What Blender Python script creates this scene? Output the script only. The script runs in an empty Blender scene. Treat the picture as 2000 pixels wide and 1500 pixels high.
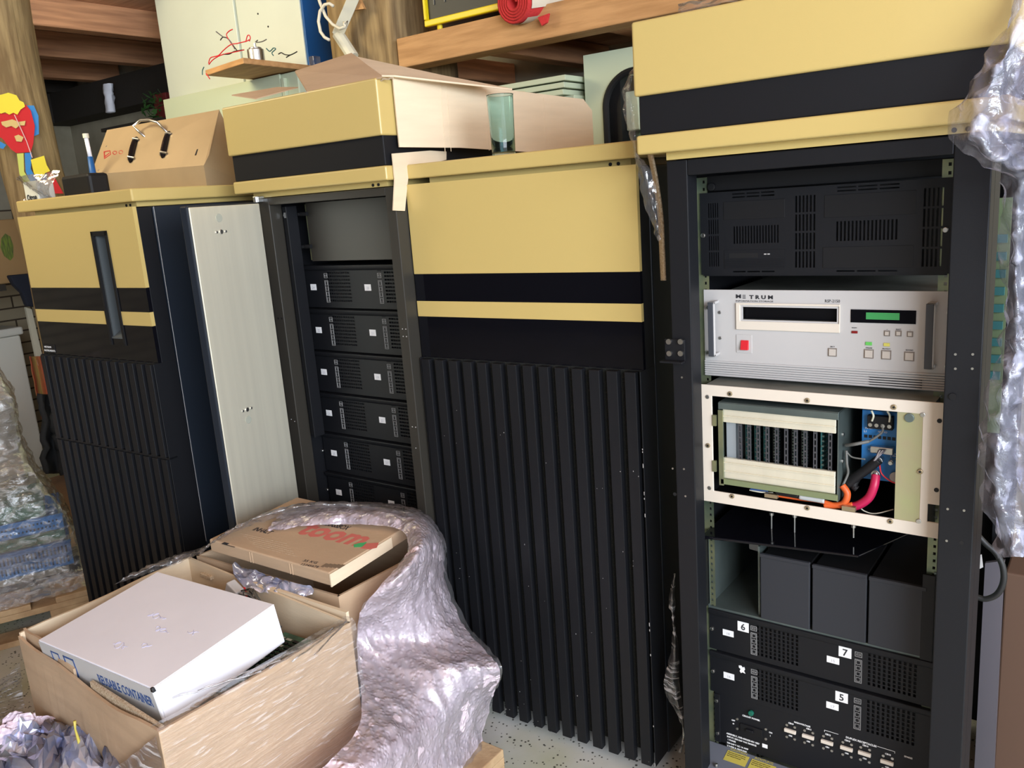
import bpy, math, random
from mathutils import Vector as V, Matrix, noise
random.seed(7)
C = bpy.context.scene.collection
sc = bpy.context.scene
# ------------------------------------------------------------------ camera
CAM = V((0.88177, -1.66349, 1.46523))
RT = V((0.80542507, 0.58833581, -0.07177344)); UP = V((-0.07277179, 0.21834283, 0.97315501)); FW = V((-0.58821316, 0.77858036, -0.21867304))
FPX = 1642.3
cd = bpy.data.cameras.new('camera'); cam = bpy.data.objects.new('camera', cd); C.objects.link(cam)
cd.sensor_width = 36; cd.lens = FPX/2000*36; cd.clip_start = .02; cd.clip_end = 100
m = Matrix.Identity(4)
for i in range(3): m[i][0] = RT[i]; m[i][1] = UP[i]; m[i][2] = -FW[i]; m[i][3] = CAM[i]
cam.matrix_world = m; sc.camera = cam
# ------------------------------------------------------------------ light and exposure
w = bpy.data.worlds.new('sky'); sc.world = w; w.use_nodes = True
bg = w.node_tree.nodes['Background']; bg.inputs[0].default_value = (.86, .93, 1, 1); bg.inputs[1].default_value = 2.8
def area(name, loc, target, size, power, col, spread=180):
    l = bpy.data.lights.new(name, 'AREA'); l.shape = 'RECTANGLE'; l.size, l.size_y = size; l.energy = power; l.spread = math.radians(spread); l.color = col
    o = bpy.data.objects.new(name, l); C.objects.link(o); o.location = loc
    o.rotation_euler = (V(target)-V(loc)).to_track_quat('-Z', 'Y').to_euler(); return o
area('doorway_daylight', (3.7, -2.9, 2.05), (-.5, -.7, .6), (3.2, 1.5), 290, (.80, .89, 1))
area('front_fill', (.9, -5.6, 1.8), (-.2, 0, 1.2), (3.2, 2.0), 22, (.88, .93, 1))  # added cool fill behind the camera; the front wall has no opening
area('warm_fill', (-2.5, -.9, 2.75), (-2.0, 1.3, 1.75), (.9, .9), 20, (1, .88, .58), 120)  # added warm fill for the bounced light at the left, no real lamp
sc.view_settings.view_transform = 'Standard'; sc.view_settings.look = 'None'; sc.view_settings.gamma = 1
sc.view_settings.exposure = 0.15; sc.view_settings.use_curve_mapping = False
sc.cycles.max_bounces = 8; sc.cycles.transparent_max_bounces = 16; sc.cycles.caustics_reflective = False; sc.cycles.caustics_refractive = False
sc.cycles.sample_clamp_indirect = 4

# ------------------------------------------------------------------ helpers
def at(u, v, M=None, **k):
    """point of a photo pixel on the plane x=, y= or z= (of the world, or of frame M)"""
    d = (u-1000)*RT - (v-750)*UP + FPX*FW; c = CAM.copy()
    if M is not None: Mi = M.inverted(); c = Mi @ c; d = Mi.to_3x3() @ d
    a, val = list(k.items())[0]; i = 'xyz'.index(a)
    return c + d*((val-c[i])/d[i])
def rotz(x, y, z, t): return Matrix.Translation((x, y, z)) @ Matrix.Rotation(t, 4, 'Z')
MAT = {}
def mat(name, col, rough=.5, metal=0, var=0, vs=8, bump=0, bs=60, spec=.5, coat=0, stretch=None, trans=0, ior=1.45, col2=None, lo=.35, hi=.65, emit=0):
    if name in MAT: return MAT[name]
    m = bpy.data.materials.new(name); m.use_nodes = True; nt = m.node_tree; b = nt.nodes['Principled BSDF']
    b.inputs['Base Color'].default_value = (*col, 1); b.inputs['Roughness'].default_value = rough; b.inputs['Metallic'].default_value = metal
    b.inputs['Specular IOR Level'].default_value = spec; b.inputs['Coat Weight'].default_value = coat; b.inputs['Coat Roughness'].default_value = .08
    b.inputs['Transmission Weight'].default_value = trans; b.inputs['IOR'].default_value = ior
    if emit: b.inputs['Emission Color'].default_value = (*col, 1); b.inputs['Emission Strength'].default_value = emit
    def vec(scale):
        tc = nt.nodes.new('ShaderNodeTexCoord'); mp = nt.nodes.new('ShaderNodeMapping'); nt.links.new(tc.outputs['Object'], mp.inputs[0])
        mp.inputs['Scale'].default_value = stretch or (1, 1, 1); n = nt.nodes.new('ShaderNodeTexNoise'); n.inputs['Scale'].default_value = scale; n.inputs['Detail'].default_value = 5
        nt.links.new(mp.outputs[0], n.inputs['Vector']); return n
    if var or col2:
        n = vec(vs); r = nt.nodes.new('ShaderNodeValToRGB'); r.color_ramp.elements[0].position = lo; r.color_ramp.elements[1].position = hi
        c2 = col2 or tuple(max(0, c*(1-var)) for c in col); r.color_ramp.elements[0].color = (*c2, 1); r.color_ramp.elements[1].color = (*col, 1)
        nt.links.new(n.outputs[0], r.inputs[0]); nt.links.new(r.outputs[0], b.inputs['Base Color'])
    if bump:
        n = vec(bs); bp = nt.nodes.new('ShaderNodeBump'); bp.inputs['Strength'].default_value = bump; bp.inputs['Distance'].default_value = .004
        nt.links.new(n.outputs[0], bp.inputs['Height']); nt.links.new(bp.outputs[0], b.inputs['Normal'])
    MAT[name] = m; return m
def film(name, tint, haze, gloss, rough=.12, bs=30, stretch=(1, 1, 1), bstr=1., bubbles=0, white=(.9, .9, .95), painted_glint=.0, s0=.52, s1=.68):
    """thin clear plastic: straight-through transparency, glossy reflection, slight white haze, wrinkled by bump"""
    m = bpy.data.materials.new(name); m.use_nodes = True; nt = m.node_tree; nt.nodes.clear(); N = nt.nodes.new; L = nt.links.new
    out = N('ShaderNodeOutputMaterial'); tr = N('ShaderNodeBsdfTransparent'); tr.inputs[0].default_value = (*tint, 1)
    gl = N('ShaderNodeBsdfGlossy'); gl.inputs['Roughness'].default_value = rough; di = N('ShaderNodeBsdfDiffuse'); di.inputs[0].default_value = (*white, 1)
    tc = N('ShaderNodeTexCoord'); mp = N('ShaderNodeMapping'); mp.inputs['Scale'].default_value = stretch; L(tc.outputs['Object'], mp.inputs[0])
    n = N('ShaderNodeTexNoise'); n.inputs['Scale'].default_value = bs; n.inputs['Detail'].default_value = 6; n.inputs['Distortion'].default_value = .6; L(mp.outputs[0], n.inputs['Vector'])
    bp = N('ShaderNodeBump'); bp.inputs['Strength'].default_value = bstr; bp.inputs['Distance'].default_value = .01; h = n.outputs[0]
    if bubbles:
        vo = N('ShaderNodeTexVoronoi'); vo.inputs['Scale'].default_value = bubbles; L(tc.outputs['Object'], vo.inputs['Vector'])
        r = N('ShaderNodeMapRange'); r.inputs[1].default_value = 0; r.inputs[2].default_value = .55; r.inputs[3].default_value = 2.6; bub = r; r.inputs[4].default_value = 0; L(vo.outputs['Distance'], r.inputs[0])
        a = N('ShaderNodeMath'); a.operation = 'ADD'; L(n.outputs[0], a.inputs[0]); L(r.outputs[0], a.inputs[1]); h = a.outputs[0]
    L(h, bp.inputs['Height']); L(bp.outputs[0], gl.inputs['Normal']); L(bp.outputs[0], di.inputs['Normal'])
    lw = N('ShaderNodeLayerWeight'); lw.inputs[0].default_value = .35; L(bp.outputs[0], lw.inputs['Normal'])
    ma = N('ShaderNodeMath'); ma.operation = 'MULTIPLY_ADD'; L(lw.outputs['Fresnel'], ma.inputs[0]); ma.inputs[1].default_value = gloss*2; ma.inputs[2].default_value = gloss*.35; ma.use_clamp = True
    m1 = N('ShaderNodeMixShader'); L(ma.outputs[0], m1.inputs[0]); L(tr.outputs[0], m1.inputs[1]); L(gl.outputs[0], m1.inputs[2])
    m2 = N('ShaderNodeMixShader'); L(m1.outputs[0], m2.inputs[1]); L(di.outputs[0], m2.inputs[2])
    if painted_glint:  # diffuse white streaks painted in for specular lines on the film
        rr = N('ShaderNodeMapRange'); rr.inputs[1].default_value = s0; rr.inputs[2].default_value = s1; rr.inputs[3].default_value = haze; rr.inputs[4].default_value = haze+painted_glint; L(n.outputs[0], rr.inputs[0]); L(rr.outputs[0], m2.inputs[0])
    else: m2.inputs[0].default_value = haze
    if bubbles:
        bm = N('ShaderNodeMath'); bm.operation = 'MULTIPLY_ADD'; L(bub.outputs[0], bm.inputs[0]); bm.inputs[1].default_value = .12; bm.inputs[2].default_value = haze-.12; bm.use_clamp = True
        ad = N('ShaderNodeMath'); ad.operation = 'MAXIMUM'; L(bm.outputs[0], ad.inputs[0])
        if painted_glint: L(rr.outputs[0], ad.inputs[1]); rr.inputs[3].default_value = 0
        L(ad.outputs[0], m2.inputs[0])
    L(m2.outputs[0], out.inputs[0]); MAT[name] = m; return m

class MB:
    def __init__(s): s.v = []; s.f = []
    def add(s, vs, fs):
        n = len(s.v); s.v += [V(p) for p in vs]; s.f += [tuple(n+i for i in f) for f in fs]; return s
    def box(s, x0, x1, y0, y1, z0, z1, M=None):
        vs = [V((x, y, z)) for z in (z0, z1) for y in (y0, y1) for x in (x0, x1)]
        if M is not None: vs = [M @ p for p in vs]
        return s.add(vs, [(0, 2, 3, 1), (4, 5, 7, 6), (0, 1, 5, 4), (2, 6, 7, 3), (0, 4, 6, 2), (1, 3, 7, 5)])
    def hexa(s, bot, top):
        vs = list(bot)+list(top); return s.add(vs, [(3, 2, 1, 0), (4, 5, 6, 7), (0, 1, 5, 4), (1, 2, 6, 5), (2, 3, 7, 6), (3, 0, 4, 7)])
    def slab(s, pts, off):
        """flat polygon pts given thickness by vector off"""
        n = len(pts); o = V(off); vs = [V(p) for p in pts]+[V(p)+o for p in pts]
        return s.add(vs, [tuple(range(n))[::-1], tuple(range(n, 2*n))]+[(i, (i+1) % n, n+(i+1) % n, n+i) for i in range(n)])
    def tube(s, pts, r, n=8, cap=True):
        pts = [V(p) for p in pts]; rs = r if isinstance(r, (list, tuple)) else [r]*len(pts); up = None; base = len(s.v)
        for i, p in enumerate(pts):
            t = (pts[min(i+1, len(pts)-1)]-pts[max(i-1, 0)]).normalized()
            if up is None: up = V((0, 0, 1)) if abs(t.z) < .9 else V((1, 0, 0))
            a = t.cross(up)
            if a.length < 1e-5: a = t.orthogonal()
            a.normalize(); b = a.cross(t); up = b
            for k in range(n): q = 2*math.pi*k/n; s.v.append(p+rs[i]*(math.cos(q)*a+math.sin(q)*b))
        for i in range(len(pts)-1):
            for k in range(n):
                k2 = (k+1) % n; s.f.append((base+i*n+k, base+i*n+k2, base+(i+1)*n+k2, base+(i+1)*n+k))
        if cap: s.f.append(tuple(base+k for k in range(n))[::-1]); s.f.append(tuple(base+(len(pts)-1)*n+k for k in range(n)))
        return s
    def cyl(s, a, b, r, n=14, r2=None): return s.tube([a, b], [r, r if r2 is None else r2], n)
    def grid(s, fn, nu, nv, closed=False):
        b = len(s.v)
        for i in range(nu+1):
            for j in range(nv+1): s.v.append(V(fn(i/nu, j/nv)))
        for i in range(nu):
            for j in range(nv): s.f.append((b+i*(nv+1)+j, b+(i+1)*(nv+1)+j, b+(i+1)*(nv+1)+j+1, b+i*(nv+1)+j+1))
        return s
    def holes(s, x0, x1, z0, z1, y0, y1, hs):
        r = lambda q: round(q, 5)
        xs = sorted({r(x0), r(x1)} | {r(min(max(h[k], x0), x1)) for h in hs for k in (0, 1)}); zs = sorted({r(z0), r(z1)} | {r(min(max(h[k], z0), z1)) for h in hs for k in (2, 3)})
        nx, nz = len(xs), len(zs)
        solid = [[True]*(nz-1) for _ in range(nx-1)]
        for i in range(nx-1):
            cx = (xs[i]+xs[i+1])/2; hh = [h for h in hs if h[0] < cx < h[1]]
            for j in range(nz-1):
                cz = (zs[j]+zs[j+1])/2
                if any(h[2] < cz < h[3] for h in hh): solid[i][j] = False
        b = len(s.v)
        for y in (y0, y1):
            for x in xs:
                for z in zs: s.v.append(V((x, y, z)))
        I = lambda k, i, j: b+k*nx*nz+i*nz+j
        S = lambda i, j: 0 <= i < nx-1 and 0 <= j < nz-1 and solid[i][j]
        for i in range(nx-1):
            for j in range(nz-1):
                if not solid[i][j]: continue
                s.f.append((I(0, i, j), I(0, i+1, j), I(0, i+1, j+1), I(0, i, j+1))); s.f.append((I(1, i, j+1), I(1, i+1, j+1), I(1, i+1, j), I(1, i, j)))
                if not S(i-1, j): s.f.append((I(0, i, j+1), I(1, i, j+1), I(1, i, j), I(0, i, j)))
                if not S(i+1, j): s.f.append((I(0, i+1, j), I(1, i+1, j), I(1, i+1, j+1), I(0, i+1, j+1)))
                if not S(i, j-1): s.f.append((I(0, i+1, j), I(0, i, j), I(1, i, j), I(1, i+1, j)))
                if not S(i, j+1): s.f.append((I(0, i, j+1), I(0, i+1, j+1), I(1, i+1, j+1), I(1, i, j+1)))
        return s
RM = {}
def tag(o, label=None, cat=None, group=None, kind=None):
    for k, v in (('label', label), ('category', cat), ('group', group), ('kind', kind)):
        if v: o[k] = v
    return o
def mk(name, mb, m, parent=None, world=False, bevel=0, smooth=False, seg=2, label=None, solid=0):
    me = bpy.data.meshes.new(name); vs = mb.v
    if parent is not None:
        M = RM.get(parent.name, Matrix.Identity(4))
        if world: Mi = M.inverted(); vs = [Mi @ p for p in vs]
    me.from_pydata([tuple(p) for p in vs], [], mb.f); me.validate(); me.update()
    if smooth:
        for p in me.polygons: p.use_smooth = True
    if isinstance(m, str): m = MAT[m]
    me.materials.append(m)
    o = bpy.data.objects.new(name, me); C.objects.link(o)
    if parent is not None: o.parent = parent; RM[o.name] = M
    if solid: q = o.modifiers.new('thickness', 'SOLIDIFY'); q.thickness = solid
    if bevel:
        q = o.modifiers.new('bevel', 'BEVEL'); q.width = bevel; q.segments = seg; q.limit_method = 'ANGLE'; q.harden_normals = False
    if label: o['label'] = label
    return o
def mks(name, mbs, m, parent=None, **k): return [mk(name, b, m, parent, **k) for b in mbs]
def solo(name, mb, m, label=None, cat=None, group=None, kind=None, **k):
    xs = [p.x for p in mb.v]; ys = [p.y for p in mb.v]; zs = [p.z for p in mb.v]
    c = V(((min(xs)+max(xs))/2, (min(ys)+max(ys))/2, min(zs))); q = MB(); q.v = [p-c for p in mb.v]; q.f = mb.f
    o = mk(name, q, m, **k); o.location = c; return tag(o, label, cat, group, kind)
def thing(name, label, cat, M, group=None):
    if not isinstance(M, Matrix): M = Matrix.Translation(M)
    o = bpy.data.objects.new(name, None); C.objects.link(o); o.empty_display_size = .1
    o.matrix_world = M; RM[o.name] = M.copy(); return tag(o, label, cat, group)
def copy_tree(o, parent=None):
    c = o.copy(); C.objects.link(c); c.parent = parent; RM[c.name] = RM.get(o.name, Matrix.Identity(4))
    for ch in [x for x in C.objects if x.parent == o]: copy_tree(ch, c)
    return c
def txt_mb(s, size, M, extr=.0002, align='LEFT', xs=1., bold=0):
    cu = bpy.data.curves.new('t', 'FONT'); cu.body = s; cu.size = size; cu.extrude = extr; cu.align_x = align; cu.resolution_u = 2; cu.offset = bold
    o = bpy.data.objects.new('t', cu); C.objects.link(o); dg = bpy.context.evaluated_depsgraph_get(); me = bpy.data.meshes.new_from_object(o.evaluated_get(dg))
    mb = MB(); S = Matrix.Diagonal((xs, 1, 1, 1)); mb.add([M @ (S @ v.co) for v in me.vertices], [tuple(p.vertices) for p in me.polygons])
    bpy.data.objects.remove(o); bpy.data.curves.remove(cu); bpy.data.meshes.remove(me); return mb
RX = Matrix.Rotation(math.pi/2, 4, 'X')
def TF(x, y, z): return Matrix.Translation((x, y, z)) @ RX       # writing that faces -y
def merge(*ms):
    q = MB()
    for m in ms: q.add(m.v, m.f)
    return q
def crom(p0, p1, p2, p3, t): return .5*((2*p1)+(p2-p0)*t+(2*p0-5*p1+4*p2-p3)*t*t+(3*p1-p0-3*p2+p3)*t*t*t)
def surf(net, nu, nv, amp=0, fr=6, ridge=.5, seed=0, st=(1, 1, 1)):
    R, K = len(net), len(net[0]); cl = lambda i, n: max(0, min(n-1, i))
    def ev(u, v):
        a = u*(R-1); i = min(int(a), R-2); a -= i; b = v*(K-1); j = min(int(b), K-2); b -= j; rows = []
        for di in (-1, 0, 1, 2): r = net[cl(i+di, R)]; rows.append(crom(*[r[cl(j+dj, K)] for dj in (-1, 0, 1, 2)], b))
        return crom(*rows, a)
    P = [[ev(i/nu, j/nv) for j in range(nv+1)] for i in range(nu+1)]; mb = MB()
    for i in range(nu+1):
        for j in range(nv+1):
            p = P[i][j]; du = P[min(i+1, nu)][j]-P[max(i-1, 0)][j]; dv = P[i][min(j+1, nv)]-P[i][max(j-1, 0)]; n = du.cross(dv)
            if n.length > 1e-12: n.normalize()
            q = V((p.x*st[0], p.y*st[1], p.z*st[2]))*fr+V((seed*3.1, seed, 0))
            h = noise.noise(q)*(1-ridge)+(ridge*(1-2*abs(noise.noise(q*1.7+V((5, 2, 1)))))-ridge*.6)+.35*noise.noise(q*3.3)
            mb.v.append(p+n*(amp*h))
    for i in range(nu):
        for j in range(nv): a = i*(nv+1)+j; mb.f.append((a, a+nv+1, a+nv+2, a+1))
    return mb

# ------------------------------------------------------------------ materials
mat('gold', (.54, .405, .145), .38, coat=.15, bump=.04, bs=400)
mat('black_paint', (.0075, .008, .010), .48, spec=.32, bump=.05, bs=500)
mat('black_matt', (.008, .008, .009), .55, spec=.3)
mat('black_gloss', (.004, .004, .006), .07, spec=.35)
mat('navy_paint', (.012, .017, .026), .4, bump=.04, bs=500)
mat('bronze_paint', (.03, .027, .022), .42)
mat('foam', (.006, .007, .006), .95, bump=1, bs=300)
mat('aluminium', (.90, .86, .70), .42, .6, var=.07, vs=3, stretch=(14, 14, .4))
mat('steel', (.55, .55, .54), .3, 1)
mat('screw', (.5, .49, .46), .35, 1)
mat('zinc', (.33, .33, .18), .4, .7, col2=(.16, .2, .14), vs=14)
mat('green_steel', (.16, .2, .19), .4, .6, var=.3, vs=8)
mat('light_grey', (.47, .455, .445), .5)
mat('grey_top', (.2, .2, .17), .6, var=.3, vs=12)
mat('cream', (.66, .59, .50), .5)
mat('button', (.5, .45, .4), .5)
mat('ink', (.02, .02, .025), .6); mat('white_ink', (.75, .75, .75), .6); mat('sticker', (.82, .82, .82), .6)
mat('red', (.6, .02, .03), .35); mat('dark_red', (.2, .01, .01), .3); mat('lcd', (.05, .3, .09), .35); mat('green_led', (.12, .5, .1), .35); mat('yellow_led', (.6, .55, .12), .35)
mat('slot_dark', (.004, .004, .005), .6)
mat('cardboard', (.50, .355, .23), .8, var=.1, vs=6, bump=.15, bs=90, stretch=(1, 1, 8))
mat('cardboard_pale', (.72, .59, .42), .8, var=.07, vs=5, bump=.12, bs=60, stretch=(1, 1, 9))
mat('cardboard_edge', (.36, .26, .16), .9, col2=(.62, .52, .38), vs=260)
mat('white_card', (.87, .88, .95), .55, var=.05, vs=5)
mat('wood', (.42, .24, .10), .7, col2=(.26, .13, .05), vs=9, stretch=(.4, 6, 6), bump=.3, bs=50)
mat('joist_wood', (.60, .30, .15), .75, col2=(.38, .18, .09), vs=7, stretch=(7, .4, 7), bump=.3, bs=40)
mat('plank_wood', (.72, .44, .29), .75, col2=(.55, .31, .20), vs=5, stretch=(.5, 9, 6), bump=.2)
mat('beam_wood', (.56, .31, .13), .65, col2=(.42, .22, .085), vs=6, stretch=(.8, 6, 9), bump=.25, bs=50)
mat('timber', (.37, .26, .125), .85, col2=(.17, .11, .05), vs=10, stretch=(3, 3, .35), bump=1.0, bs=18)
mat('dark_beam', (.03, .025, .02), .8, bump=.6, bs=20)
mat('pallet_wood', (.52, .37, .21), .8, col2=(.36, .23, .12), vs=6, stretch=(2, 2, 2), bump=.3)
mat('plaster', (.44, .40, .30), .9, col2=(.30, .27, .19), vs=3, bump=.5, bs=12)
mat('pale_green', (.52, .58, .42), .5); mat('pale_white', (.64, .68, .58), .5, var=.05, vs=3)
mat('blue_paint', (.01, .09, .28), .45)
mat('brown_metal', (.50, .37, .22), .38, .35, var=.12, vs=5)
mat('fridge_white', (.66, .66, .60), .4)
mat('felt_red', (.48, .02, .025), .95, bump=.3); mat('felt_yellow', (.68, .56, .05), .95); mat('felt_blue', (.04, .2, .5), .95); mat('felt_tan', (.55, .4, .16), .95); mat('felt_lime', (.48, .52, .12), .95)
mat('white_plastic', (.62, .6, .48), .5); mat('cord_white', (.66, .62, .5), .5); mat('cord_black', (.012, .012, .012), .5)
mat('rug_red', (.55, .035, .035), 1, bump=.6, bs=150); mat('rug_back', (.62, .57, .46), .9)
mat('case_yellow', (.78, .6, .01), .4); mat('case_black', (.03, .03, .028), .5)
mat('blue_crate', (.015, .14, .42), .4); mat('psu_blue', (.02, .16, .42), .4)
mat('orange', (.6, .10, .02), .45); mat('magenta', (.45, .012, .07), .4)
mat('pcb', (.04, .13, .08), .45, var=.5, vs=40); mat('pcb_teal', (.03, .12, .12), .4)
mat('label_yellow', (.5, .42, .08), .5)
mat('purple_metal', (.16, .15, .18), .4, .6)
mat('bag_silver', (.80, .82, .92), .2, .65, bump=.3, bs=12, col2=(.30, .36, .60), vs=9)
mat('bag_dark', (.42, .44, .56), .18, .7, bump=.4, bs=16, col2=(.10, .10, .18), vs=9)
mat('toom_red', (.58, .15, .12), .7); mat('toom_green', (.06, .4, .14), .7); mat('blue_ink', (.03, .08, .25), .6)
mat('grey_base', (.13, .14, .17), .45)
# floor: speckled concrete, dusty brown at the far left, mossy dust near the cabinets
def floor_mat():
    m = bpy.data.materials.new('speckled_floor'); m.use_nodes = True; nt = m.node_tree; N = nt.nodes.new; L = nt.links.new; b = nt.nodes['Principled BSDF']; b.inputs['Roughness'].default_value = .75
    tc = N('ShaderNodeTexCoord'); vo = N('ShaderNodeTexVoronoi'); vo.inputs['Scale'].default_value = 70; L(tc.outputs['Object'], vo.inputs['Vector'])
    n = N('ShaderNodeTexNoise'); n.inputs['Scale'].default_value = 45; n.inputs['Detail'].default_value = 4; L(tc.outputs['Object'], n.inputs['Vector'])
    a = N('ShaderNodeMath'); a.operation = 'MULTIPLY'; L(vo.outputs['Distance'], a.inputs[0]); L(n.outputs[0], a.inputs[1])
    r = N('ShaderNodeValToRGB'); r.color_ramp.elements[0].position = .085; r.color_ramp.elements[1].position = .115; r.color_ramp.elements[0].color = (.06, .06, .05, 1); r.color_ramp.elements[1].color = (.56, .56, .53, 1)
    L(a.outputs[0], r.inputs[0])
    n2 = N('ShaderNodeTexNoise'); n2.inputs['Scale'].default_value = 2.2; n2.inputs['Detail'].default_value = 6; L(tc.outputs['Object'], n2.inputs['Vector'])
    r2 = N('ShaderNodeValToRGB'); r2.color_ramp.elements[0].position = .42; r2.color_ramp.elements[1].position = .62; r2.color_ramp.elements[0].color = (1, 1, 1, 1); r2.color_ramp.elements[1].color = (.72, .74, .48, 1); L(n2.outputs[0], r2.inputs[0])
    mx = N('ShaderNodeMix'); mx.data_type = 'RGBA'; mx.blend_type = 'MULTIPLY'; mx.inputs[0].default_value = .9; L(r.outputs[0], mx.inputs[6]); L(r2.outputs[0], mx.inputs[7]); L(mx.outputs[2], b.inputs['Base Color'])
    MAT['floor'] = m
floor_mat()
def brick_mat():
    m = bpy.data.materials.new('painted_brick'); m.use_nodes = True; nt = m.node_tree; N = nt.nodes.new; L = nt.links.new; b = nt.nodes['Principled BSDF']; b.inputs['Roughness'].default_value = .8
    tc = N('ShaderNodeTexCoord'); mp = N('ShaderNodeMapping'); mp.inputs['Rotation'].default_value = (math.pi/2, 0, math.pi/2); L(tc.outputs['Object'], mp.inputs[0])
    sx = N('ShaderNodeSeparateXYZ'); cx = N('ShaderNodeCombineXYZ'); L(tc.outputs['Object'], sx.inputs[0]); L(sx.outputs[1], cx.inputs[0]); L(sx.outputs[2], cx.inputs[1])
    br = N('ShaderNodeTexBrick'); br.inputs['Scale'].default_value = 1; br.inputs['Brick Width'].default_value = .24; br.inputs['Row Height'].default_value = .085; br.inputs['Mortar Size'].default_value = .006
    br.inputs['Color1'].default_value = (.44, .38, .26, 1); br.inputs['Color2'].default_value = (.38, .32, .21, 1); br.inputs['Mortar'].default_value = (.07, .05, .03, 1); L(cx.outputs[0], br.inputs['Vector'])
    L(br.outputs[0], b.inputs['Base Color']); MAT['brick'] = m
brick_mat()
def stripe_mat():
    m = bpy.data.materials.new('striped_cloth'); m.use_nodes = True; nt = m.node_tree; N = nt.nodes.new; L = nt.links.new; b = nt.nodes['Principled BSDF']; b.inputs['Roughness'].default_value = .95
    tc = N('ShaderNodeTexCoord'); wv = N('ShaderNodeTexWave'); wv.bands_direction = 'Y'; wv.inputs['Scale'].default_value = 5.5; wv.inputs['Distortion'].default_value = .8; L(tc.outputs['Object'], wv.inputs[0])
    r = N('ShaderNodeValToRGB'); e = r.color_ramp.elements; e[0].color = (.5, .10, .05, 1); e[1].color = (.55, .35, .14, 1); k = e.new(.5); k.color = (.45, .22, .08, 1); k = e.new(.75); k.color = (.3, .3, .07, 1); L(wv.outputs[0], r.inputs[0]); L(r.outputs[0], b.inputs['Base Color']); MAT['stripes'] = m
stripe_mat()
film('clear_film', (.93, .93, .95), .06, .28, .12, 16, (1, 1, 1), 1.0)
film('stretch_film', (.93, .92, .93), .03, .30, .12, 9, (1.2, 1.2, 9), .8, painted_glint=.55, white=(.95, .95, .97))
film('wrap_right', (.86, .86, .92), .14, .22, .16, 26, (1, 1, 1), 1., white=(.66, .68, .84), painted_glint=.4)
film('bubble_film', (.92, .84, .90), .72, .16, .22, 30, (1, 1, 1), .42, bubbles=85, white=(.93, .79, .88), painted_glint=.25)
glass = bpy.data.materials.new('teal_glass'); glass.use_nodes = True; g = glass.node_tree.nodes['Principled BSDF']
g.inputs['Base Color'].default_value = (.66, .90, .92, 1); g.inputs['Roughness'].default_value = .03; g.inputs['Transmission Weight'].default_value = 1; g.inputs['IOR'].default_value = 1.3; MAT['glass'] = glass
# ================================================================== the setting
def struct(name, mb, m, **k): return solo(name, mb, m, kind='structure', **k)
struct('floor', MB().box(-5.6, 4.2, -6, 1.8, -.1, 0), 'floor')
struct('wall_back', MB().box(-5.6, 4.2, 1.7, 1.85, 0, 3.0), 'plaster')
struct('wall_left', MB().box(-5.75, -5.6, -6, 1.85, 1.62, 3.0), 'plaster')
struct('wall_left', MB().box(-5.75, -5.58, -6, 1.85, 0, 1.62), 'brick')
struct('wall_front', MB().box(-5.75, 4.2, -6.15, -6, 0, 3.0), mat('dark_plaster', (.07, .06, .045), .9))
struct('ceiling', MB().box(-5.75, 4.3, -6.15, 1.85, 2.95, 3.05), 'plank_wood')
# low timber ceiling at the far left: planks on joists, an iron beam end and the wall plate
struct('trim_1', MB().box(-5.6, -2.95, -.9, 1.7, 2.535, 2.56), 'plank_wood')
for i, (x, mm) in enumerate(((-3.35, 'joist_wood'), (-4.07, 'joist_wood'), (-4.75, 'joist_wood'), (-5.35, 'dark_beam'))):
    solo('ceiling_joist', MB().box(x-.09, x, -.9, 1.66, 2.4, 2.535), mm, ['brown ceiling joist closest to the tall pale cabinet', 'orange brown ceiling joist, second from the pale cabinet', 'dark red ceiling joist, third from the pale cabinet', 'blackened ceiling joist nearest the rough wall'][i], 'joist', 'joists of the low wooden ceiling', bevel=.006)
struct('trim_2', MB().box(-5.6, -2.95, 1.5, 1.7, 2.2, 2.4), 'dark_beam')
struct('trim_3', MB().box(-5.6, -5.42, -.9, 1.5, 2.2, 2.4), 'dark_beam')
def lump(seed=3):
    def fn(u, v):
        a = v*2*math.pi; z = u; r = .026*(1+.5*noise.noise(V((math.cos(a)*2, math.sin(a)*2, z*4+seed))))
        return V((-4.52+.02*z+r*1.4*math.cos(a), 1.42+r*math.sin(a), 2.17+.19*z+.02*math.sin(5*z)))
    return MB().grid(fn, 14, 12)
solo('light_gap_lump', lump(), 'white_card', 'whitish lump standing in for a light gap between the dark beams', 'foam', smooth=True)  # pale solid put in where a bright gap shows between the beams
# thin wires down the rough wall
for i, dx in enumerate((0, .12)):
    pts = [(-5.52+dx*.0, 1.15+dx+.05*math.sin(t*3), 2.2-t*.75) for t in [k/10 for k in range(11)]]
    solo('wall_cable', MB().tube(pts, .009), 'cord_black', ['black cable hanging down the rough wall, further from the corner', 'black cable hanging down the rough wall, nearer the corner'][i], 'cable', 'cables hanging down the rough wall', smooth=True)

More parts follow.
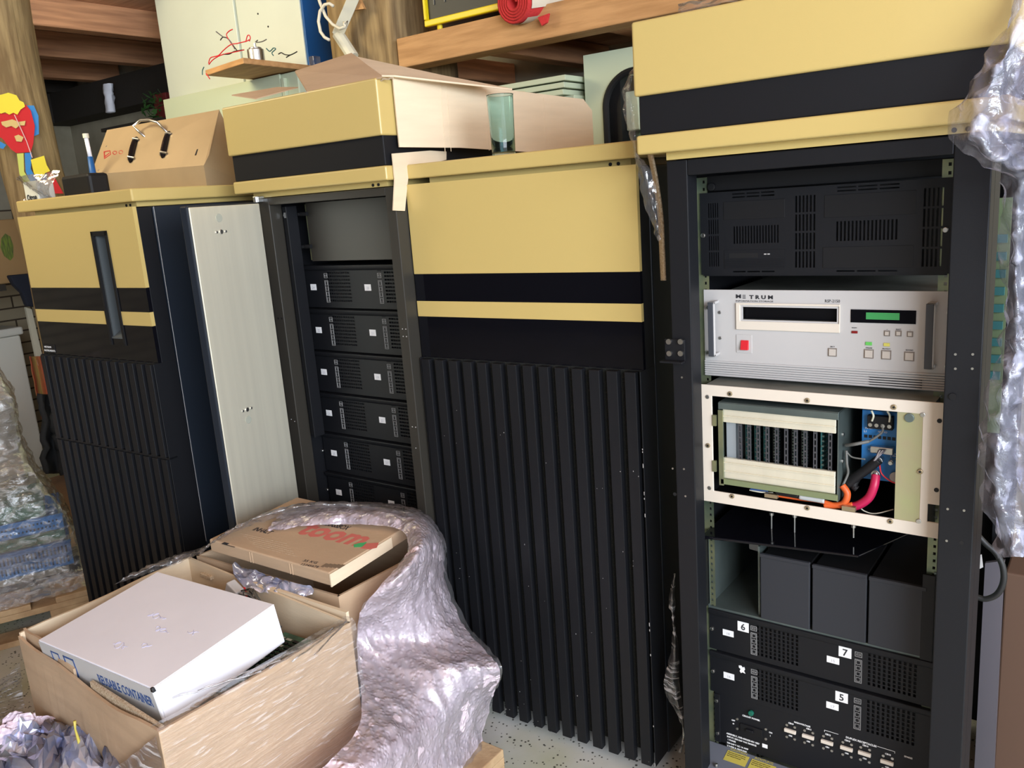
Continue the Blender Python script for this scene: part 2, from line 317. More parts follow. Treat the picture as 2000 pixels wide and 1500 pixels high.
# timber posts: crooked tree trunks left rough
def trunk(cx, cy, r0, bend, seed, z1=2.9, sq=0):
    def fn(u, v):
        z = u*z1; a = -v*2*math.pi; r = r0*(1+.10*noise.noise(V((math.cos(a)*1.3, math.sin(a)*1.3, z*1.3+seed)))+.04*noise.noise(V((math.cos(a)*5, math.sin(a)*5, z*2+seed))))
        c, s = math.cos(a), math.sin(a)
        if sq: k = 1/max(abs(c), abs(s)); k = k*.8+.2; r *= k*.86
        return V((cx+bend(z)+r*c, cy+r*s, z))
    return MB().grid(fn, 90, 48)
pc = at(66, 370, x=-3.4)
solo('timber_post', trunk(pc.x, pc.y, .128, lambda z: .012*math.sin(z*5)+(.09*min(1, (1.75-z)/.4) if z < 1.75 else 0), 2), 'timber', 'crooked rough tree trunk post with a felt parrot hung on it', 'post', smooth=True)
solo('timber_post', trunk(-1.60, 1.0, .215, lambda z: 0, 8, sq=1), 'timber', 'thick squared old timber post behind the cardboard box', 'post', smooth=True)
# loft beam and its joists, planks over them
solo('loft_beam', MB().box(-1.40, 2.2, .80, .90, 1.957, 2.062), 'beam_wood', 'orange wooden beam carrying the loft, running right from the post', 'beam', bevel=.004)
lx = [at(1000, 105, z=1.985).x]
for i, x in enumerate((-1.50, -1.0, -.50, .1)):
    solo('loft_joist', MB().box(x-.08, x, .902, 1.69, 1.965, 2.055), 'joist_wood', ['reddish loft joist closest to the thick timber post', 'loft joist second from the thick timber post', 'loft joist above the pale cabinet with the arched door', 'loft joist hidden mostly by the tall gold rack top'][i], 'joist', 'joists under the loft', bevel=.004)
struct('trim_4', MB().box(-1.36, 2.2, .902, 1.69, 2.057, 2.08), 'plank_wood')

# ================================================================== the gold and black cabinets
W = .6552; ZT, Z1, Z2, Z3, Z4, ZB, ZM = 1.5104, 1.2805, 1.2091, 1.1681, 1.0577, .04, .7692
ZL0, ZL1, ZH1, ZH2 = 1.5242, 1.5608, 1.634, 1.7703
MA = rotz(-1.4164, -.3364, 0, .0341); MBm = rotz(-.6566, -.0937, 0, .0048); MC = rotz(0, 0, 0, .0328); MD = rotz(.0681, -.1315, 0, 0)
def ridges(z0, z1, x0, x1, p=.0465, wd=.0275, d=.020, lip=True):
    q = MB(); x = x0
    while x < x1-.005:
        xe = min(x+wd, x1); q.box(x, xe, -d, 0, z0, z1); x += p
    return q
def lid(root, x0, x1, y0, y1, tp=0):
    l = mk('lid', MB().hexa([(x0, y0, ZL0), (x1, y0, ZL0), (x1, y1, ZL0), (x0+tp, y1, ZL0)], [(x0, y0, ZL1), (x1, y0, ZL1), (x1, y1, ZL1), (x0+tp, y1, ZL1)]), 'gold', root, bevel=.005, seg=3)
    mk('skirt', MB().box(x0+.05, x1-.03, y0+.03, y1-.02, ZL0-.014, ZL0), 'gold', l)
    mks('rivet', [MB().cyl((x1-.06-k*.02, y0+.028, ZL0-.008), (x1-.06-k*.02, y0+.03, ZL0-.008), .004) for k in (0, 1)], 'slot_dark', l)
def closed_cabinet(name, label, M, depth, slot):
    r = thing(name, label, 'cabinet', M)
    mk('carcass', MB().box(-W+(.004 if slot else .034), 0, .063, depth, .03, ZL0-.016), 'navy_paint', r, bevel=.003)
    mk('base', MB().box(-W+.05, -.04, .12, depth-.05, 0, .03), 'black_matt', r)
    lid(r, -W, 0, .0078 if not slot else .004, depth+.01, 0 if slot else .03)
    d = mk('door', MB().box(-W+.006, -.001, .012, .060, ZB+.06, ZT-.003) if not slot else MB().holes(-W+.006, -.001, ZB+.06, ZT-.003, .012, .060, [(-.228, -.152, 1.125, 1.445)]), 'black_paint', r, bevel=.0015)
    hs = [(-.228, -.152, 1.125, 1.445)] if slot else []
    mk('upper_panel', MB().holes(-W, 0, Z1, ZT, 0, .012, hs), 'gold', d)
    mk('black_stripe', MB().holes(-W, 0, Z2, Z1, 0, .012, hs), 'black_gloss', d)
    mk('gold_stripe', MB().holes(-W, 0, Z3, Z2, 0, .012, hs), 'gold', d)
    mk('fascia', MB().holes(-W, 0, Z4, Z3, 0, .012, hs), 'black_gloss', d)
    g = ridges(ZM+.002, Z4-.002, -W+.012, -.004) if slot else ridges(ZB, Z4-.002, -W+.012, -.004)
    if slot:
        g = merge(g, ridges(ZB, ZM-.006, -W+.012, -.004)); mk('seam_strip', MB().box(-W, 0, -.016, .012, ZM-.005, ZM+.001), 'black_paint', d)
    g.box(-W, -W+.004, -.012, .012, ZB, Z4).box(-.003, 0, -.016, .06, ZB, Z4)
    mk('ridged_grille', g, 'black_paint', d, bevel=.0012)
    mk('foam_backing', MB().box(-W+.005, -.003, .0, .012, ZB+.028, Z4), 'foam', d)
    return r, d
cabA, dA = closed_cabinet('tape_drive_cabinet', 'closed gold and black cabinet with a vertical slot in its door', MA, .74, True)
# recessed handle slot
q = MB(); x0, x1, z0, z1 = -.228, -.152, 1.125, 1.445
for b in ((x0-.004, x0+.006, z0-.02, z1+.004), (x1-.006, x1+.004, z0-.02, z1+.004), (x0-.004, x1+.004, z1-.01, z1+.004)): q.box(b[0], b[1], -.004, .05, b[2], b[3])
mk('slot_rim', q, 'black_matt', dA)
q = MB().box(x0+.006, x0+.012, .004, .055, z0, z1-.01).box(x0+.006, x1-.006, .045, .055, z0, z1-.01).hexa([(x0+.006, .0, z0), (x1-.006, .0, z0), (x1-.006, .05, z0), (x0+.006, .05, z0)], [(x0+.006, .0, z0+.004), (x1-.006, .0, z0+.004), (x1-.006, .05, z0+.035), (x0+.006, .05, z0+.035)])
mk('slot_liner', q, mat('grey_liner', (.07, .08, .085), .5), dA)
mk('side_scratch', MB().tube([at(300, 403, M=MA, x=.0005), at(318, 520, M=MA, x=.0005), at(340, 660, M=MA, x=.0005), at(375, 883, M=MA, x=.0005), at(403, 1057, M=MA, x=.0005)], .0006, 5), 'light_grey', cabA)
mk('lettering', merge(txt_mb('SUNDIEGO', .0105, TF(-.640, -.0006, 1.078), xs=1.3), txt_mb('COMPUTERS', .0105, TF(-.643, -.0006, 1.066), xs=1.5)), 'white_ink', dA) if False else None
mk('maker_plate', MB().box(-.648, -.575, -.002, 0, 1.063, 1.092), 'slot_dark', dA)
mk('maker_plate_writing', merge(txt_mb('METRUM', .009, TF(-.640, -.0024, 1.079), xs=1.25), txt_mb('INSTRUMENTS', .009, TF(-.644, -.0024, 1.067), xs=1.2)), 'white_ink', dA)
cabC, dC = closed_cabinet('rack_cabinet', 'closed gold and black cabinet with a ridged grille door, blue tumbler on top', MC, .72, False)
# white wear marks on the middle door
q = MB(); rr = random.Random(3)
for k in range(34):
    x = -rr.random()*.6; z = ZB+rr.random()*.9; i = round((x+W-.012)/.0465); x = -W+.012+i*.0465+rr.random()*.025
    q.box(x, x+.0010+.001*rr.random()**3, -.0203, -.0199, z, z+.001+.003*rr.random()**3)
for k in range(12): z = ZB+rr.random()*.9; q.box(-.0015, .0003, -.0203, -.0199, z, z+.002+.008*rr.random())
mk('paint_chip', q, 'light_grey', dC)['kind'] = 'stuff'

def rack_shell(r, w0, w1, y0, depth, paint, z_in=1.487, pr=.056, side=None, flange=False):
    """open carcass: posts, top rail, sides, back, floor"""
    f = mk('front_frame', MB().box(w0, w0+.044, y0, y0+.045, .02, 1.508).box(w1-pr, w1, y0, y0+.045, .02, 1.508).box(w0+.044, w1-pr, y0, y0+.045, z_in, 1.508).box(w0+.044, w1-pr, y0, y0+.045, .02, .06), paint, r, bevel=.002)
    mk('side_panel', MB().box(w0-.006, w0+.001, y0+.045, depth, .02, 1.508), 'black_paint', r)
    if flange: mk('post_flange', MB().box(w1-.004, w1, y0+.045, y0+.11, .02, 1.508), paint, f); mk('rear_post', MB().box(w1-.04, w1, depth-.06, depth, .02, 1.508), paint, r)
    else: mk('side_panel', MB().box(*((w1-.001, w1+.012) if side is None else (side-.002, side+.002)), y0+.046, depth, .02, 1.508), 'black_paint', r)
    mk('back_panel', MB().box(w0, side or w1, depth-.01, depth, .02, 1.508), 'black_matt', r)
    mk('top_panel', MB().box(w0, side or w1, y0+.045, depth, 1.5, 1.51), 'black_matt', r)
    return f
def hat(r, x0, x1, y0, depth):
    h = mk('raised_top', MB().box(x0+.006, x1-.006, y0+.006, depth, ZL1, ZH1+.004), 'black_paint', r, bevel=.003)
    mk('upper_band', MB().box(x0, x1, y0-.003, depth+.004, ZH1, ZH2), 'gold', h, bevel=.005, seg=3)

# ---- rack B: open door, six drive units
cabB = thing('open_rack', 'open black rack with a gold striped top and six stacked drive units', 'rack', MBm)
lid(cabB, -.626, 0, .0078, .66); hat(cabB, -.626, 0, .0078, .65)
fB = rack_shell(cabB, -.546, -.001, .03, .66, 'bronze_paint', pr=.032, side=-.028)
mks('screw_hole', [MB().cyl((x, .0295, z), (x, .031, z), .0035, 8) for x in (-.528, -.512) for z in (1.155, )], 'slot_dark', fB)
mks('rivet', [MB().cyl((x, .0292, z), (x, .031, z), .0016, 6) for x, z in ((-.53, .84), (-.515, .835), (-.02, 1.14), (-.008, 1.14), (-.02, 1.12), (-.008, 1.12), (-.02, .87), (-.008, .87), (-.015, .81))], 'light_grey', fB)
mk('slide_rail', MB().box(-.502, -.470, .075, .08, .78, 1.48).box(-.47, -.466, .06, .1, .78, 1.48), 'black_paint', cabB, bevel=.001)
mk('rail', MB().holes(-.462, -.45, 1.318, 1.482, .128, .132, [(-.458, -.454, z/100, z/100+.006) for z in range(133, 147, 3)]), 'zinc', cabB)
mk('hex_bolt', MB().cyl((-.485, .07, 1.455), (-.485, .077, 1.455), .009, 6), 'steel', cabB)
# zinc striker at the hinge, and the door itself, its bare inner face to us
hx = MBm.inverted() @ V((-1.190, -.095, 0)); fx = MBm.inverted() @ V((-1.134, -.368, 0))
dd = (fx-hx); dl = dd.length; da = math.atan2(dd.y, dd.x)
DM = Matrix.Translation((hx.x, hx.y, 0)) @ Matrix.Rotation(da, 4, 'Z')
q = MB().box(.0, dl, -.004, .022, .05, 1.498, DM)
door = mk('door', q, 'navy_paint', cabB, bevel=.004)
q = MB().box(.006, dl-.004, .022, .026, .055, 1.494, DM); mk('inner_panel', q, 'aluminium', door, bevel=.003)
mks('blank_hole', [MB().cyl(DM @ V((dl*.62, .026, z)), DM @ V((dl*.62, .0275, z)), .011, 20) for z in (1.462, .895)], mat('hole_grey', (.35, .36, .30), .6), door)
mks('lock_screw', [MB().cyl(DM @ V((dl*.62+k, .026, z)), DM @ V((dl*.62+k, .029, z)), rr_, 12) for z in (1.425, .925) for k, rr_ in ((-.017, .0035), (0, .0062), (.017, .0035))], 'steel', door, bevel=.0006)
mk('hinge', MB().box(-.548, -.525, .012, .036, 1.497, 1.515).cyl((-.533, .012, 1.49), (-.533, .012, 1.515), .006), 'steel', cabB, bevel=.002)
mk('blank_panel', MB().box(-.455, -.03, .125, .13, 1.315, 1.486), 'bronze_paint', cabB, bevel=.001)
mks('rail_clip', [MB().cyl((-.462, .11, z), (-.435, .11, z), .006, 8).box(-.475, -.462, .1, .13, z-.004, z+.004) for z in (1.455, 1.36)], 'black_matt', cabB)

def drive_unit(M, name, h, label, group, numbers, torn=False, extra=()):
    """19 inch front: two bays, each with a key column and a slotted vent. origin: top left corner of the front"""
    r = thing(name, label, 'drive unit', M, group)
    k = h/.133; hs = []; Wd = .478
    for vx in (.113, .352):
        for i in range(10):
            for j in range(9 if k > .9 else 8):
                n = 9 if k > .9 else 8; a = -.022*k-(j+.0)*(.094*k/n); hs.append((vx+i*.0098, vx+i*.0098+.0052, -h+h+a-.094*k/n*.72, a)) if k < .9 else hs.append((vx+i*.0098, vx+i*.0098+.0086, a-.094*k/n*.5, a))
    for vx in (.100, .326):
        for i in range(4): hs.append((vx+i*.0042, vx+i*.0042+.0024, -.0125*k-.0022, -.0125*k)); hs.append((vx+i*.0042, vx+i*.0042+.0024, -.018*k-.0022, -.018*k))
    f = mk('face', MB().holes(0, Wd, -h+.003, -.002, 0, .002, hs), 'black_paint', r)
    q = MB()
    ns = 6; LP = .011 if h > .12 else .006; pr = [(-LP*math.sin(a)**.8, -.016+.016*(1-math.cos(a))/1) for a in [i*math.pi/2/ns for i in range(ns+1)]]
    mk('top_lip', MB().slab([(0, y, z-.0015) for y, z in pr]+[(0, .014, -.0005), (0, .014, -.016)], (Wd, 0, 0)), 'black_paint', f, bevel=.002)
    mk('housing', MB().box(.02, .465, .012, .45, -h+.006, -.004), 'slot_dark', r)
    for vx in (.0995, .3255):
        q = MB(); zt = -.026*k
        def ring(x0, x1, z0, z1, t=.0011):
            q.box(x0, x1, -.0008, 0, z1-t, z1).box(x0, x1, -.0008, 0, z0, z0+t).box(x0, x0+t, -.0008, 0, z0+t, z1-t).box(x1-t, x1, -.0008, 0, z0+t, z1-t)
        ring(vx, vx+.0145, zt-.014*k, zt); ring(vx+.003, vx+.0115, zt-.0095*k, zt-.0045*k, .0009)
        ring(vx, vx+.0145, zt-.088*k, zt-.021*k)
        for j in range(4): zz = zt-(.024+.0163*j)*k; ring(vx+.0028, vx+.0117, zz-.0115*k, zz, .0008)
        kc = mk('key_column', q, mat('key_grey', (.28, .28, .28), .5), f)
    mk('screw', MB().cyl((-.0+.0065 if k < .9 else -.008, -.004, -.5*h), (.0065 if k < .9 else -.008, .002, -.5*h), .0042, 12, .005), 'screw', r, bevel=.001)
    for (lx_, t) in ((.033, numbers[0]), (.268, numbers[1])):
        lw = .026; mk('number_label', MB().box(lx_, lx_+lw, -.0006, 0, -.58*h, -.44*h), 'sticker', f)
        mk('label_writing', txt_mb(t, .011*k, TF(lx_+lw/2, -.0008, -.55*h), align='CENTER'), mat('faint_ink', (.45, .45, .5), .7), f)
    for (ex, ez, t) in extra:
        mk('digit_sticker', MB().box(ex, ex+.026, -.0008, 0, ez-.024, ez), 'sticker', f); mk('digit', txt_mb(t, .022, TF(ex+.013, -.001, ez-.02), align='CENTER', bold=.0003), 'ink', f)
    return r
bn = (('24', '23'), ('22', '21'), ('20', '19'), ('26', '25'), ('28', '27'), ('30', '29'))
od = ('topmost', 'second from the top', 'third from the top', 'fourth from the top', 'fifth from the top', 'lowest, just above the bubble wrap')
for k in range(6):
    drive_unit(MBm @ Matrix.Translation((-.535, .1467, 1.302-.1331*k)), 'drive_unit', .133, 'black drive unit in the open door rack, '+od[k], 'drive units in the open door rack', bn[k])
# ---- rack D on the right: no door, mixed equipment
cabD = thing('open_rack', 'tall open black equipment rack without a door, grey tape drive in the middle', 'rack', MD)
lid(cabD, 0, .640, .0078, .75); hat(cabD, 0, .640, .0078, .74)
fD = rack_shell(cabD, .048, .616, .041, .745, 'black_paint', z_in=1.478, flange=True)
P = lambda u, v, y: at(u, v, M=MD, y=y)
def dots(pts, r, y, m, par, name, d=.003, M=MD):
    return mks(name, [MB().cyl((c.x, y-d, c.z), (c.x, y+.0005, c.z), r, 10) for c in [at(u, v, M=M, y=y) for u, v in pts]], m, par)
dots([(1307, 667), (1330, 667), (1308, 690), (1330, 690)], .0058, .035, 'screw', fD, 'screw', .004)
q = P(1300, 661, .04); p2 = P(1340, 704, .04)
mk('latch_plate', MB().box(q.x, p2.x, .035, .041, p2.z, q.z).box(q.x-.006, p2.x, .02, .036, p2.z-.004, p2.z), 'black_paint', fD, bevel=.0008)
dots([(1332, 737), (1314, 915), (1336, 916), (1339, 969), (1866, 692), (1900, 692), (1866, 720), (1899, 720), (1851, 994), (1883, 997), (1849, 1056)], .0022, .041, 'screw', fD, 'rivet', .001)
dots([(1861, 774)], .006, .041, 'black_matt', fD, 'bolt', .003); dots([(1878, 1060), (1318, 965)], .004, .041, 'slot_dark', fD, 'punched_hole', .0006)
YP = .1482
hl = [(.0745, .0795, z/1000, z/1000+.006) for z in range(80, 1470, 15)]
mk('rail', MB().holes(.048, .084, .06, 1.472, YP+.003, YP+.006, hl), 'zinc', cabD)
mk('rail', MB().holes(.525, .565, .06, 1.472, YP+.003, YP+.006, [(.535, .540, z/1000, z/1000+.006) for z in range(80, 1470, 15)]), 'zinc', cabD)
mk('inner_post', MB().box(.045, .053, .086, .15, .06, 1.478), 'green_steel', cabD)
mk('blank_panel', MB().box(.084, .545, YP+.006, YP+.02, 1.4435, 1.474), 'black_matt', cabD, bevel=.001)
mk('knob', MB().cyl((.096, YP-.004, 1.452), (.096, YP+.006, 1.452), .008, 14), 'black_matt', cabD, bevel=.001)

# black twin drive chassis
r = thing('drive_chassis', 'black slotted front panel above the grey tape drive', 'drive chassis', MD @ Matrix.Translation((.071, YP-.004, 1.272)), None)
hs = []
def cols(x0, x1, n, z0, z1, rows, gap, fill=.52):
    p = (x1-x0)/n; h = (z1-z0-gap*(rows-1))/rows
    for i in range(n):
        for j in range(rows): hs.append((x0+i*p, x0+i*p+p*fill, z0+j*(h+gap), z0+j*(h+gap)+h))
cols(.018, .042, 5, .017, .147, 4, .004); cols(.198, .240, 6, .013, .152, 4, .004); cols(.427, .463, 5, .013, .152, 4, .004)
cols(.072, .168, 16, .063, .098, 1, 0); cols(.276, .388, 16, .063, .100, 1, 0)
for x0, x1 in ((.070, .160), (.277, .390)):
    for i in range(3):
        a = x0+(x1-x0)*i/3; b = a+(x1-x0)/3*.9
        for z in (.155, .1615, .0045): hs.append((a, b, z, z+.0028))
f = mk('face', MB().holes(0, .473, 0, .1685, 0, .004, hs), 'black_paint', r)
q = MB().box(.02, .46, .03, .5, .004, .165); mk('housing', q, 'slot_dark', r)
for nme, (a, b, c, d) in (('cover_plate', (.052, .178, .112, .148)), ('cover_plate', (.254, .415, .108, .150)), ('cover_plate', (.252, .413, .012, .052))):
    mk(nme, MB().box(a, b, -.0012, 0, c, d), 'black_matt', f, bevel=.0004)
q = MB().box(.052, .178, -.001, 0, .012, .050)
dv = mk('disk_drive', q, 'black_paint', r)
mk('drive_slot', MB().box(.062, .124, -.0014, -.001, .034, .044), 'slot_dark', dv)
mks('drive_ridge', [MB().box(.054, .176, -.0022, -.001, .014+i*.0038, .0155+i*.0038) for i in range(5)], 'black_paint', dv)
mks('indicator', [MB().box(a, a+.005, -.0016, -.001, .040, .042) for a in (.136, .143)], 'light_grey', dv)
for x, z in ((.0065, .082), (.4645, .078)): mk('screw', MB().cyl((x, -.004, z), (x, .001, z), .0048, 14), 'screw', r, bevel=.001)
mk('bottom_flange', MB().box(.004, .469, .002, .03, -.003, 0), 'black_paint', f)

# grey tape drive
Yt = YP; x0, x1, z1t, z0t = .0735, .5465, 1.2395, 1.053
r = thing('tape_drive', 'light grey rack tape drive with green display and red power switch', 'tape drive', MD @ Matrix.Translation((x0, Yt, z0t)))
QT = lambda u, v, y=0: at(u, v, M=RM[r.name], y=y)
Hh, Ww = z1t-z0t, x1-x0
a = QT(1450, 598); b = QT(1635, 631)
slot = (a.x, b.x, b.z+.002, a.z-.001)
hs = [slot]
f = mk('face', MB().holes(0, Ww, 0, Hh, 0, .004, hs), 'light_grey', r)
mk('housing', MB().box(.02, Ww-.02, .032, .42, .004, Hh-.012), 'grey_top', r)
mk('slot_interior', MB().box(slot[0], slot[1], .012, .03, slot[2], slot[3]), mat('slot_black', (.003, .003, .004), .35, spec=.2), f)
a = QT(1438, 591); b = QT(1641, 651); bx0, bx1, bz1, bz0 = a.x, b.x, a.z, b.z+.001
q = MB().holes(bx0, bx1, bz0, bz1, -.004, 0, [(slot[0]-.004, slot[1]+.004, slot[2]-.003, slot[3]+.004)]); mk('slot_bezel', q, 'cream', f, bevel=.0012)
q = MB().holes(slot[0]-.004, slot[1]+.004, slot[2]-.003, slot[3]+.004, -.002, .0, [slot]); mk('slot_lip', q, 'light_grey', f)
# grooves along the bottom edge
q = MB()
for i in range(7): q.box(0, Ww, -.0035, 0, .0015+i*.0048, .0015+i*.0048+.0033)
mk('ribbed_strip', q, 'light_grey', f, bevel=.0006)
a = QT(1700, 705); b = QT(1802, 735)
mks('vent_slit', [MB().box(a.x, b.x, -.0037, -.0030, .0047+i*.0048, .0062+i*.0048) for i in range(4)], 'slot_dark', f)
for (u, v0, v1, tw) in ((1396, 586, 692, .010), (1820, 588, 716, .011)):
    a = QT(u, v0); b = QT(u, v1)
    h = mk('handle', MB().box(a.x-.003, a.x+tw, -.028, -.022, b.z, a.z).box(a.x-.003, a.x+tw, -.028, 0, a.z-.006, a.z).box(a.x-.003, a.x+tw, -.028, 0, b.z, b.z+.006), 'light_grey', r, bevel=.0015)
    mk('grip', MB().box(a.x-.004, a.x+tw-.002, -.0300, -.0275, b.z+.001, a.z-.001), mat('grip_grey', (.05, .055, .065), .5), h, bevel=.001)
for u, v in ((1383, 600), (1383, 688), (1853, 610), (1849, 715)): c = QT(u, v); mk('rack_screw', MB().cyl((c.x, -.004, c.z), (c.x, .001, c.z), .0042, 12), 'screw', r, bevel=.001)
for u, v in ((1406, 610), (1407, 660)): c = QT(u, v); mk('handle_screw', MB().cyl((c.x, -.002, c.z), (c.x, .001, c.z), .0035, 12), 'steel', f, bevel=.0006)
def ptxt(s, u, v, size, u1=None, m='ink', bold=0, align='LEFT'):
    c = QT(u, v); mb = txt_mb(s, size, Matrix.Identity(4), bold=bold, align=align); xs = 1
    if u1: wd = max(p.x for p in mb.v)-min(p.x for p in mb.v); xs = (QT(u1, v).x-c.x)/wd
    mb.v = [TF(c.x, -.0004, c.z) @ V((p.x*xs, p.y, p.z)) for p in mb.v]; return mk('lettering', mb, m, f)
ptxt('M', 1437, 582, .0105, 1447, bold=.0004); ptxt('T R U M', 1464, 583.5, .0105, 1510, bold=.0004)
c = QT(1450.5, 583); mks('lettering', [MB().box(c.x, c.x+.0065, -.0006, 0, c.z+k*.003, c.z+k*.003+.0013) for k in range(3)], 'ink', f)
ptxt('INFORMATION STORAGE', 1437, 589, .0042, 1510); ptxt('RSP-2150', 1611, 590.5, .0082, 1640)
def pbox(u0, v0, u1, v1, y0, y1, m, name, par=None, bevel=0):
    a = QT(u0, (v0+v1)/2-(v1-v0)/2); b = QT(u1, v1+(0)); return mk(name, MB().box(a.x, b.x, y0, y1, b.z, a.z), m, par or f, bevel=bevel)
d = pbox(1662, 604, 1789, 633, -.0012, 0, 'black_gloss', 'display', r); a = QT(1692, 610); b = QT(1757, 625); mk('lcd_screen', MB().box(a.x, b.x, -.0018, -.0010, b.z, a.z), 'lcd', d)
d = pbox(1438, 653, 1469, 690, -.0012, 0, 'light_grey', 'switch_plate', r, .0006)
for (xa, xb, za, zb_) in ((0, 1, 0, .02), (0, 1, .98, 1), (0, .02, 0, 1), (.98, 1, 0, 1)): pass
a = QT(1448, 664); b = QT(1463, 683)
sw = mk('power_switch', MB().hexa([(a.x, -.0075, b.z), (b.x, -.0075, b.z), (b.x, 0, b.z), (a.x, 0, b.z)], [(a.x, -.003, a.z), (b.x, -.003, a.z), (b.x, 0, a.z), (a.x, 0, a.z)]), 'red', r, bevel=.0006)
ptxt('POWER', 1449, 659.5, .0034); ptxt('ON', 1440, 670, .003); ptxt('OFF', 1440, 682, .003)
for (u, v, s, t) in ((1626, 688, .0155, 'EJECT'), (1697, 691, .0165, 'ONLINE'), (1731, 693, .0165, 'PROTECT'), (1776, 696, .0165, 'REWIND'), (1732.5, 651, .0095, '<'), (1755, 651, .0095, 'SELECT'), (1777.5, 652.5, .0095, '>')):
    c = QT(u, v)
    bt = mk('button', MB().box(c.x-s/2+.0012, c.x+s/2-.0012, -.003, 0, c.z-s/2+.0012, c.z+s/2-.0012), 'button', r, bevel=.0006)
    mk('button_frame', MB().holes(c.x-s/2-.0006, c.x+s/2+.0006, c.z-s/2-.0006, c.z+s/2+.0006, -.0012, 0, [(c.x-s/2+.0006, c.x+s/2-.0006, c.z-s/2+.0006, c.z+s/2-.0006)]), mat('frame_brown', (.2, .16, .13), .5), bt)
    if s > .01: mb = txt_mb(t, .0034, TF(c.x, -.0004, c.z+s/2+.0025 if t in ('EJECT', 'REWIND') else c.z+s/2+.0022), align='CENTER'); mk('lettering', mb, 'ink', bt)
    else: mk('lettering', txt_mb(t, .003, TF(c.x, -.0008, c.z+s/2+.0018), align='CENTER'), 'ink', bt)
for (u, v, w_, h_, m_) in ((1669.5, 648.5, .011, .005, 'dark_red'), (1697, 671, .012, .0065, 'green_led'), (1732, 673, .011, .0065, 'yellow_led')):
    c = QT(u, v); l = mk('indicator_light', MB().box(c.x-w_/2, c.x+w_/2, -.002, 0, c.z-h_/2, c.z+h_/2), m_, r, bevel=.0005)
ptxt('READY', 1664, 641, .003)

# cream card chassis
xa, xb, zb, zt = .071, .556, .787, 1.0475; Yc = .0856
r = thing('card_chassis', 'cream framed chassis with card cage, cables and blue power supply below the tape drive', 'card chassis', MD @ Matrix.Translation((xa, Yc, zb)))
Q = lambda u, v, y=0: at(u, v, M=RM[r.name], y=y); Wc, Hc = xb-xa, zt-zb
oa = Q(1390, 776); ob = Q(1795, 1018)
opn = (oa.x, ob.x+.0, .026, Hc-.0235)
f = mk('front_frame', MB().holes(0, Wc, 0, Hc, 0, .004, [opn, (0, .014, .031, .062), (Wc-.022, Wc, .031, .066)]), 'cream', r, bevel=.001)
mk('housing', MB().box(.02, .022, .004, .45, .004, Hc-.006).box(Wc-.022, Wc-.02, .004, .45, .004, Hc-.006).box(.02, Wc-.02, .448, .45, .004, Hc-.006).box(.02, Wc-.02, .004, .45, .004, .006), 'black_matt', r)
mk('top_cover', MB().box(.02, Wc-.02, .004, .45, Hc-.008, Hc-.005), 'grey_top', r)
for u, v in ((1426, 769), (1577, 782), (1746, 795), (1430, 969), (1577, 992), (1739, 1018), (1383, 870), (1797, 921)): c = Q(u, v); mk('socket_screw', MB().holes(-.0058, .0058, -.0058, .0058, -.002, 0, [(-.0025, .0025, -.0025, .0025)]) if False else MB().cyl((c.x, -.0025, c.z), (c.x, .001, c.z), .0052, 14), mat('brass', (.42, .34, .22), .35, .8), f, bevel=.0012); mk('screw_socket', MB().cyl((c.x, -.0029, c.z), (c.x, -.002, c.z), .0024, 6), 'slot_dark', f)
for u, v in ((1382, 775), (1386, 953), (1802, 810), (1794, 1018)): c = Q(u, v); mk('screw', MB().cyl((c.x, -.0015, c.z), (c.x, .001, c.z), .0045, 14), 'steel', f, bevel=.0008)
for u, v in ((1358, 781), (1363, 895), (1835, 822), (1829, 957)): c = Q(u, v); mk('mounting_hole', MB().cyl((c.x, -.0008, c.z), (c.x, .001, c.z), .0042, 12), 'slot_dark', f)
mks('catch', [MB().box(opn[0]+.002, opn[0]+.009, -.002, .006, z, z+.022) for z in (.115, .20)][:0]+[MB().box(Q(1392, v, 0).x, Q(1399, v, 0).x, -.003, .003, Q(1392, v+21).z, Q(1392, v).z) for v in (810, 899)], 'zinc', f)
# card cage
ca = Q(1404, 785, .006); cb = Q(1637, 980, .006); X0, X1 = ca.x, cb.x; Zt_, Zb_ = ca.z, Q(1404, 945, .006).z
cg = mk('card_cage', MB().box(X0, X0+.002, .004, .3, Zb_, Zt_).box(X1-.002, X1, .004, .3, Zb_, Zt_).box(X0, X1, .29, .3, Zb_, Zt_), 'green_steel', r)
mk('cage_lip', MB().box(X0, X1, .001, .007, Zt_-.014, Zt_).box(X0, X1, .004, .3, Zt_-.002, Zt_+.001), 'green_steel', cg, bevel=.0008)
mk('cage_lip', MB().box(X0+.003, X1, .000, .007, Zb_+.003, Zb_+.015), mat('olive', (.17, .2, .10), .5), cg, bevel=.0008)
mk('extrusion', MB().box(X0+.008, X1-.006, .006, .014, Zt_-.043, Zt_-.014).box(X0+.008, X1-.006, .003, .008, Zt_-.031, Zt_-.028), 'aluminium', cg, bevel=.001)
mk('extrusion', MB().box(X0+.008, X1-.006, .006, .014, Zb_+.015, Zb_+.061).box(X0+.008, X1-.006, .003, .008, Zb_+.049, Zb_+.052).box(X0+.008, X1-.006, .003, .008, Zb_+.03, Zb_+.033), 'aluminium', cg, bevel=.001)
mk('cage_flange', MB().box(X0, X0+.010, .0, .004, Zb_, Zt_-.016), 'zinc', cg)
mk('filler_block', MB().box(X0+.011, X0+.032, .016, .1, Zb_+.05, Zt_-.03), mat('pale_foam', (.26, .29, .31), .7), cg, bevel=.001)
xx = X0+.040; pitch = (X1-.010-xx)/20.2; rg = random.Random(4)
pats = ['rail', 'card', 'rail', 'card', 'rail', 'card', 'rail', 'chip', 'rail', 'gap', 'rail', 'chip', 'rail', 'chip', 'rail', 'gap', 'rail', 'card', 'gap', 'rail']
